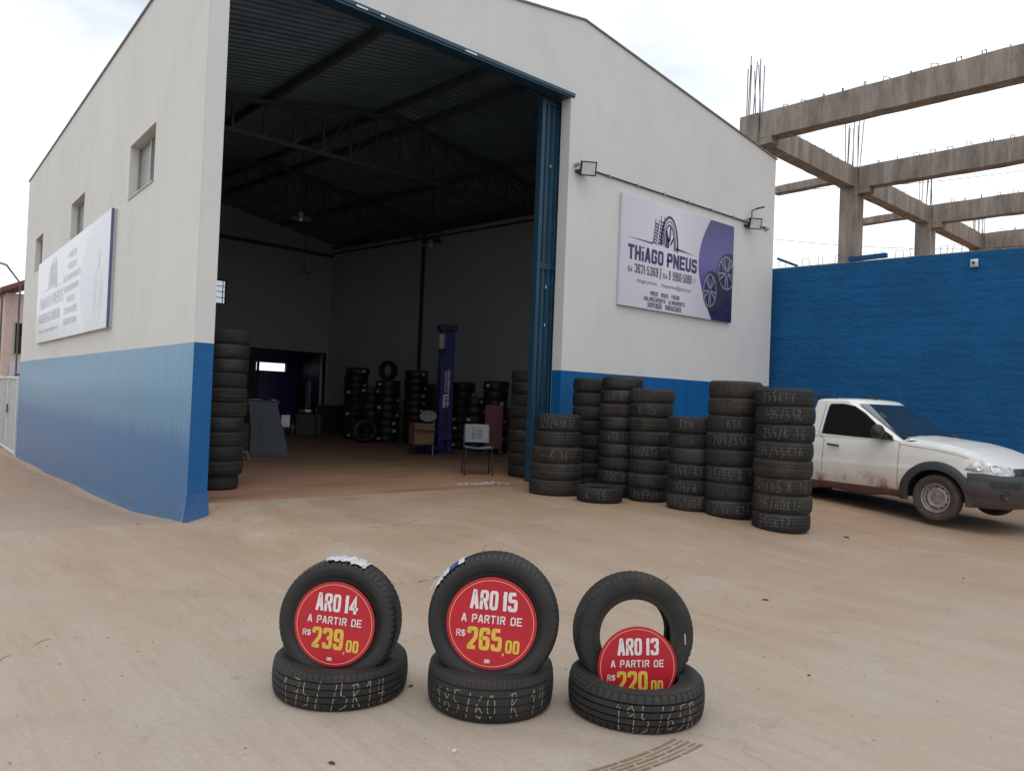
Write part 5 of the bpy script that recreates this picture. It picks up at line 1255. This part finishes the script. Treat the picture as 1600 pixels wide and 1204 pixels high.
# cab
def cab_y(f): return .775 - .105 * f - .02 * f * f
def cab_front(f, s): return -.50 - .80 * f + .075 * (1 - s * s)
def cab_rear(f): return -1.98 + .10 * f
CZ = lambda f: .985 + .515 * f
def ring(f):
    P = []; y = cab_y(f); z = CZ(f)
    for i in range(13): s = -.93 + 1.86 * i / 12; P.append((cab_front(f, s), s * y, z))
    P.append((cab_front(f, 1) - .05, y, z)); 
    for i in range(1, 8): u = cab_front(f, 1) - .05 + (cab_rear(f) + .06 - cab_front(f, 1) + .05) * i / 8; P.append((u, y, z))
    P.append((cab_rear(f) + .05, y, z)); P.append((cab_rear(f), y - .06, z)); P.append((cab_rear(f), -y + .06, z)); P.append((cab_rear(f) + .05, -y, z))
    for i in range(7, 0, -1): u = cab_front(f, 1) - .05 + (cab_rear(f) + .06 - cab_front(f, 1) + .05) * i / 8; P.append((u, -y, z))
    P.append((cab_front(f, 1) - .05, -y, z)); return P
V = []; F = []; n = len(ring(0)); lev = [i / 8 for i in range(9)]
for f in lev: V += ring(f)
cx_, cz_ = -1.60, CZ(1)
for sc_, dz in ((.95, .018), (.80, .034), (.5, .048), (.0, .055)):
    V += [((x - cx_) * sc_ + cx_, y * sc_, cz_ + dz) for x, y, z in ring(1)]
for i in range(len(V) // n - 1):
    for j in range(n): F.append((i * n + j, i * n + (j + 1) % n, (i + 1) * n + (j + 1) % n, (i + 1) * n + j))
cabo = link('cab', newmesh('cab', V, F, 'car_paint', smooth=True, angle=38), car); clean(cabo)
# windscreen
V = []; F = []
for i in range(13):
    f = .02 + .90 * i / 12
    for j in range(17):
        s = -.90 + 1.80 * j / 16; V.append((cab_front(f, s) + .014, s * cab_y(f) * 1.0, CZ(f) + .012))
for i in range(12):
    for j in range(16): F.append((i * 17 + j, i * 17 + j + 1, (i + 1) * 17 + j + 1, (i + 1) * 17 + j))
me = newmesh('windscreen', V, F, 'screen_glass2' if 'screen_glass2' in MT else 'side_glass', smooth=True); ws = link('windscreen', me, car)
def side_uz(P, off, sg_): return [(u, sg_ * (cab_y((z - .985) / .515) + off), z) for u, z in P]
WP = [(-1.665, 1.03), (-1.64, 1.25), (-1.615, 1.425), (-1.59, 1.448), (-1.40, 1.452), (-1.22, 1.425), (-1.05, 1.335), (-.90, 1.225), (-.75, 1.10), (-.665, 1.02), (-.70, 1.005), (-1.1, 1.012)]
for sg_ in (-1, 1):
    w_ = link('side_window', newmesh('side_window', side_uz(WP, .005, sg_), [tuple(range(len(WP)))], 'side_glass'), car)
    c_ = (sum(u for u, z in WP) / len(WP), sum(z for u, z in WP) / len(WP)); O_ = [((u - c_[0]) * 1.035 + c_[0], (z - c_[1]) * 1.05 + c_[1]) for u, z in WP]
    V = side_uz(O_, .003, sg_); V2 = side_uz(WP, .006, sg_); n = len(WP)
    link('window_seal', newmesh('s', V + V2, [(i, (i + 1) % n, n + (i + 1) % n, n + i) for i in range(n)], 'black_plastic'), w_)
    # mirror
    mr = MB().lathe([(0, -.125), (.05, -.115), (.078, -.06), (.085, 0), (.078, .06), (.05, .11), (0, .12)], 16, axis='x').obj('wing_mirror', 'black_plastic', car, loc=(-.72, sg_ * .93, 1.10 if sg_ < 0 else .99), rot=(0, 0, sg_ * R(62)), smooth=True)
    mr.scale = (1.45, 1.05, 1.15)
    MB().prism([(-.74, 1.0), (-.58, .995), (-.62, 1.05), (-.74, 1.12)], lambda a, b, d: (a, sg_ * d, b), .745, .80).obj('mirror_base', 'black_plastic', car)
    MB().bar((-.68, sg_ * .79, 1.03), (-.69, sg_ * .87, 1.05), .07, .05).obj('mirror_arm', 'black_plastic', car)
    # seams
    def seam(P, w=.006, off=.0035):
        V = []; F = []
        for i, (u, z) in enumerate(P):
            a = Vector(P[max(0, i - 1)]); b = Vector(P[min(len(P) - 1, i + 1)]); t = (b - a).normalized(); q = Vector((-t.y, t.x)) * w / 2
            for s_ in (1, -1):
                uu, zz = u + q.x * s_, z + q.y * s_; y = itp(uu, OUT[1:14]); V.append(body_pt(Vector((uu, y)), zz, off, sg_) if zz < .985 else Vector((uu, sg_ * (cab_y((zz - .985) / .515) + off), zz)))
        for i in range(len(P) - 1): F.append((2 * i, 2 * i + 1, 2 * i + 3, 2 * i + 2))
        link('door_seam', newmesh('seam', V, F, 'black_plastic'), car)
    seam([(-.49, .345 + .63 * i / 12) for i in range(13)]); seam([(-1.64 + (.015 if z > .5 else 0), z) for z in [.345 + .1 * i for i in range(7)]]); seam([(-1.64, .345 + .0), (-1.2, .340), (-.49, .345)], .006)
    seam([(-1.64, .945), (-1.73, 1.03), (-1.70, 1.25), (-1.68, 1.46)])
    # fender to hood seam
    hs = [(.42 - .93 * i / 14, itp(.42 - .93 * i / 14, ZS) - .035) for i in range(15)]; seam(hs, .005)
    # handle
    hb = MB().bar((-1.54, sg_ * .832, .875), (-1.36, sg_ * .835, .862), .022, .026).obj('door_handle', 'black_plastic', car)
    # wheel arch cladding
    for wx in (0, -2.72):
        V = []; F = []; nA = 40
        for i in range(nA + 1):
            a = R(-14 + 208 * i / nA)
            for rr_, off in ((.350, .002), (.356, .034), (.375, .040), (.42, .034), (.452, .022), (.462, .004)):
                u = wx + rr_ * math.cos(a) * 1.02; z = .30 + rr_ * math.sin(a)
                y = itp(u, OUT[1:14]); V.append(body_pt(Vector((u, y)), max(.23, z), off, sg_))
        for i in range(nA):
            for j in range(5): F.append((i * 6 + j, (i + 1) * 6 + j, (i + 1) * 6 + j + 1, i * 6 + j + 1))
        link('fender_cladding', newmesh('clad', V, F, 'car_plastic', smooth=True, angle=45), car)
        # wheel well
        m = MB(); m.grid(lambda i, j: ((.372 if j < .6 else 0) * math.cos(R(-5 + 190 * i)), (.80, .50, .50)[int(j * 2 + .1)], (.372 if j < .6 else 0) * math.sin(R(-5 + 190 * i))), 24, 2); wl = m.obj('wheel_well', 'black_plastic', car, loc=(wx, 0, .30)); wl.scale = (1, sg_, 1)
        # wheel
        wh = link('wheel', None, car, (wx, sg_ * .735, .295), (R(90) if sg_ < 0 else R(-90), 0, 0))
        link('tyre', tm(.297, .172, .185, 46, 'tyre_dusty'), wh)
        m = MB(); m.lathe([(.186, -.07), (.186, .062), (.180, .066), (.172, .060), (.165, .02), (.150, .012), (.128, .030), (.110, .034), (.092, .022), (.070, .018), (.062, .034), (.030, .038), (0, .038)], 40); m.obj('rim', 'wheel_steel', wh, smooth=True, angle=40)
        m = MB()
        for q in range(12):
            a = R(q * 30); c_ = Vector((.1385 * math.cos(a), .1385 * math.sin(a), .0245)); t1 = Vector((-math.sin(a), math.cos(a), 0)); r1 = Vector((math.cos(a), math.sin(a), -.62)).normalized()
            m.add([c_ + t1 * .015 * math.cos(R(b * 45)) + r1 * .010 * math.sin(R(b * 45)) + Vector((0, 0, .0035)) for b in range(8)], [tuple(range(8))])
        m.obj('vent_hole', 'black_plastic', wh)
        for q in range(4): a = R(q * 90 + 20); MB().tube([(.048 * math.cos(a), .048 * math.sin(a), .034), (.048 * math.cos(a), .048 * math.sin(a), .046)], .008, 6).obj('wheel_bolt', 'rebar', wh)
    # sill skirt
    V = []; F = []; q = [(.0, .25), (.02, .235), (.03, .27), (.022, .335), (.0, .348)]
    us = [-.40 - 1.92 * i / 16 for i in range(17)]
    for i, u in enumerate(us):
        for off, z in q: V.append(body_pt(Vector((u, itp(u, OUT[1:14]))), z + (.02 * math.sin(i * .9) if z < .28 else 0), off, sg_))
    for i in range(16):
        for j in range(4): F.append((i * 5 + j, (i + 1) * 5 + j, (i + 1) * 5 + j + 1, i * 5 + j + 1))
    link('sill_skirt', newmesh('skirt', V, F, 'skirt_dirty'), car)
    # headlight
    BP = [p for p in PO if p.x > .34 and p.y > .44]
    V = []; F = []; NH = 8; n = len(BP)
    for i, p in enumerate(BP):
        t = i / (n - 1); zt = itp(t, [(0, .700), (.2, .785), (.45, .822), (.75, .800), (1, .745)]); zb = itp(t, [(0, .692), (.3, .664), (.7, .642), (1, .640)])
        zt = min(zt, itp(p.x, ZS) - .006)
        for j in range(NH + 1): V.append(body_pt(p, zb + (zt - zb) * j / NH, .012 + .010 * math.sin(math.pi * j / NH), sg_))
    for i in range(n - 1):
        for j in range(NH): F.append((i * (NH + 1) + j, (i + 1) * (NH + 1) + j, (i + 1) * (NH + 1) + j + 1, i * (NH + 1) + j + 1))
    hl = link('headlight', newmesh('headlight', V, F, 'headlamp', smooth=True), car)
    for t, rr_ in ((.32, .032), (.66, .05)):
        p = BP[int(t * (n - 1))]; b = body_pt(p, .725, .024, sg_); q = BP[min(n - 1, int(t * (n - 1)) + 1)] - p; ny_ = Vector((-q.y, q.x)).normalized(); nrm = Vector((abs(ny_.x) * .9 + .1, sg_ * abs(ny_.y), .15)).normalized()
        m = MB().lathe([(rr_, 0), (rr_ * .9, .004), (rr_ * .75, -.002), (rr_ * .3, -.006), (0, -.004)], 20); lo = m.obj('reflector', 'lamp_chrome', hl, smooth=True); lo.matrix_world = car.matrix_world  # placed below
        lo.matrix_world = Matrix.Identity(4); lo.location = b; lo.rotation_euler = nrm.to_track_quat('Z', 'Y').to_euler()
    # fog lamp
    p = [p for p in PO if p.x > .70][0]; b = body_pt(p, .41, .055, sg_)
    m = MB().lathe([(.055, 0), (.052, .006), (.043, .002), (.036, -.012), (0, -.016)], 20); fo = m.obj('fog_lamp', 'black_plastic', car, smooth=True); fo.location = b; fo.rotation_euler = Vector((.8, sg_ * .6, 0)).to_track_quat('Z', 'Y').to_euler()
# bumper
for sg_ in (-1, 1):
    for (xa, xb, za, zb_, mt_, of) in ((.60, .80, .50, .575, 'black_plastic', .0545), (.56, .80, .578, .592, 'car_plastic', .066), (.62, .79, .475, .49, 'car_plastic', .060)):
        BP_ = [p for p in PO if xa < p.x < xb and p.y > .3]; V = []; F = []
        for p in BP_:
            for j in range(4): V.append(body_pt(p, za + (zb_ - za) * j / 3, of, sg_))
        for i in range(len(BP_) - 1):
            for j in range(3): F.append((i * 4 + j, (i + 1) * 4 + j, (i + 1) * 4 + j + 1, i * 4 + j + 1))
        link('bumper_inlet', newmesh('inlet', V, F, mt_), car)
V = []; F = []; BP = [p for p in PO if p.x > .36]; full = [(p, -1) for p in BP] + [(p, 1) for p in BP[-2::-1]]; NB_ = 12
for p, sg_ in full:
    for j in range(NB_ + 1):
        z = .235 + (.655 - .235) * j / NB_; off = .022 + .012 * math.sin(math.pi * min(1, j / NB_ * 1.0)) + (.014 if 5 <= j <= 8 else 0)
        if j in (0, NB_): off = .004
        V.append(body_pt(p, z, off, sg_))
for i in range(len(full) - 1):
    for j in range(NB_): F.append((i * (NB_ + 1) + j, (i + 1) * (NB_ + 1) + j, (i + 1) * (NB_ + 1) + j + 1, i * (NB_ + 1) + j + 1))
link('front_bumper', newmesh('bumper', V, F, 'car_plastic', smooth=True, angle=30), car)
V = []; F = []; BP = [p for p in PO if p.x > .36 and p.y < .47]; full = [(p, -1) for p in BP] + [(p, 1) for p in BP[-2::-1]]
for p, sg_ in full:
    for j in range(5): V.append(body_pt(p, .655 + (.075) * j / 4, .016 + .008 * (j in (1, 2, 3)), sg_))
for i in range(len(full) - 1):
    for j in range(4): F.append((i * 5 + j, (i + 1) * 5 + j, (i + 1) * 5 + j + 1, i * 5 + j + 1))
gr = link('grille', newmesh('grille', V, F, 'car_plastic', smooth=True, angle=30), car)
for z in (.672, .690, .708): 
    MB().bar(body_pt(PO[-1], z, .03) + Vector((.0, -.30, 0)), body_pt(PO[-1], z, .03) + Vector((.0, .30, 0)), .012, .008).obj('slat', 'black_plastic', gr)
for z in (.46, .40, .34): MB().bar(body_pt(PO[-1], z, .034) + Vector((0.004, -.34, 0)), body_pt(PO[-1], z, .034) + Vector((0.004, .34, 0)), .014, .022).obj('intake_slat', 'black_plastic', car)
MB().box((.868, -.20, .47), (.874, .20, .56)).obj('number_plate', 'enamel', car)
# wipers, cowl, rails, aerial, underbody
MB().grid(lambda i, j: (cab_front(0, -.95 + 1.9 * i) + .03 - .05 * j * 0 + .10 * j, (-.95 + 1.9 * i) * .765, .990 + .025 * (1 - (2 * i - 1) ** 2) + .012 * j), 16, 2).obj('cowl', 'black_plastic', car)
for y0, y1 in ((-.62, .02), (-.02, .55)):
    pts = []
    for i in range(9):
        t = i / 8; s = (y0 + (y1 - y0) * t) / .75; f = .03 + .10 * t; pts.append((cab_front(f, s) + .03, s * cab_y(f), CZ(f) + .02))
    MB().tube(pts, .009, 5).obj('wiper', 'black_plastic', car)
for sg_ in (-1, 1):
    MB().tube([(-1.93, sg_ * .52, 1.525), (-1.88, sg_ * .52, 1.575), (-1.78, sg_ * .52, 1.595), (-1.68, sg_ * .52, 1.58), (-1.62, sg_ * .52, 1.535)], .014, 8).obj('roof_rail', 'black_plastic', car, smooth=True)
MB().lathe([(.02, 0), (.018, .02), (.006, .03), (.004, .10), (0, .10)], 8, c=(-1.34, 0, 1.535)).obj('aerial', 'black_plastic', car)
MB().box((-3.4, -.62, .26), (.55, .62, .42)).obj('underbody', 'black_plastic', car)
MB().box((-2.2, -.76, .22), (-2.15, -.55, .5)).obj('mud_flap', 'skirt_dirty', car)

# ------------------------------------------------------------------ small litter on the yard
rnd = random.Random(21)
def pebble(x, y, s, i):
    m = MB(); m.lathe([(0, 0), (s, .1 * s), (s * .8, .6 * s), (0, .8 * s)], 7); V = [(v[0] * rnd.uniform(.7, 1.3), v[1] * rnd.uniform(.6, 1.2), v[2]) for v in m.V]
    return newmesh('pebble', V, m.F, 'stone_grit' if i % 3 else 'leaf_dry')
gv = tag(link('gravel_grit', None), kind=None); bpy.data.objects.remove(gv)
m = MB()
for i in range(900):
    x = rnd.uniform(-6, 9); y = rnd.uniform(-8, -.2); 
    if rnd.random() < .3: x, y = rnd.gauss(2.5, 2.5), rnd.gauss(-3, 1.5)
    if y > -.15 or (x < .3 and y > -.1): continue
    s = rnd.uniform(.003, .009); z = GZ(x, y); a = rnd.uniform(0, 6.28)
    P = [(x + s * math.cos(a + k * 1.57) * rnd.uniform(.6, 1.3), y + s * math.sin(a + k * 1.57) * rnd.uniform(.6, 1.3), z) for k in range(4)]
    m.add(P + [(x, y, z + s * .9)], [(0, 1, 4), (1, 2, 4), (2, 3, 4), (3, 0, 4)])
tag(m.obj('grit', 'stone_grit'), 'fine scattered grit and crumbs lying over the concrete yard', 'grit', kind='stuff')
def leaf(x, y, s, lab):
    a = rnd.uniform(0, 6.28); z = GZ(x, y) + .003; P = [(-1, 0, 0), (-.4, .45, .25), (.4, .4, .3), (1, 0, .1), (.4, -.45, .2), (-.4, -.4, .3)]
    V = [(x + s * (p[0] * math.cos(a) - p[1] * math.sin(a)), y + s * (p[0] * math.sin(a) + p[1] * math.cos(a)), z + s * p[2] * .6) for p in P]
    o = link('dry_leaf', newmesh('dry_leaf', V, [(0, 1, 2), (0, 2, 3), (0, 3, 4), (0, 4, 5)], 'leaf_dry')); tag(o, lab, 'leaf', 'dry leaves on the yard')
LEAVES = [((642, 1072), .018, 'dark dry leaf right beside the left display tyre'), ((1196, 938), .03, 'dark dry leaf on open ground right of the right display'), ((1322, 845), .05, 'flat dark scrap on the ground in front of the pickup'), ((1264, 1054), .016, 'tiny dry leaf on the ground right of the right display'), ((1505, 903), .02, 'tiny dry leaf far right on the open yard'), ((216, 813), .03, 'dark scrap by the foot of the blue side wall'), ((710, 1175), .02, 'small pale scrap on the ground at the bottom of the yard'), ((518, 1194), .02, 'thin dry twig leaf at the bottom left of the displays')]
def ray(px, py):
    d = fw + rt * ((px - 800) / 1197.8) - up * ((py - 602) / 1197.8); k = -CAM.z / d.z; return CAM.x + d.x * k, CAM.y + d.y * k
for (px, py), s, lab in LEAVES:
    x, y = ray(px, py); leaf(x, y, s, lab)
    if 'pale' in lab: bpy.data.objects[-1 if 0 else [o.name for o in bpy.data.objects if o.get('label') == lab][0]].data.materials[0] = MT['white_sticker']
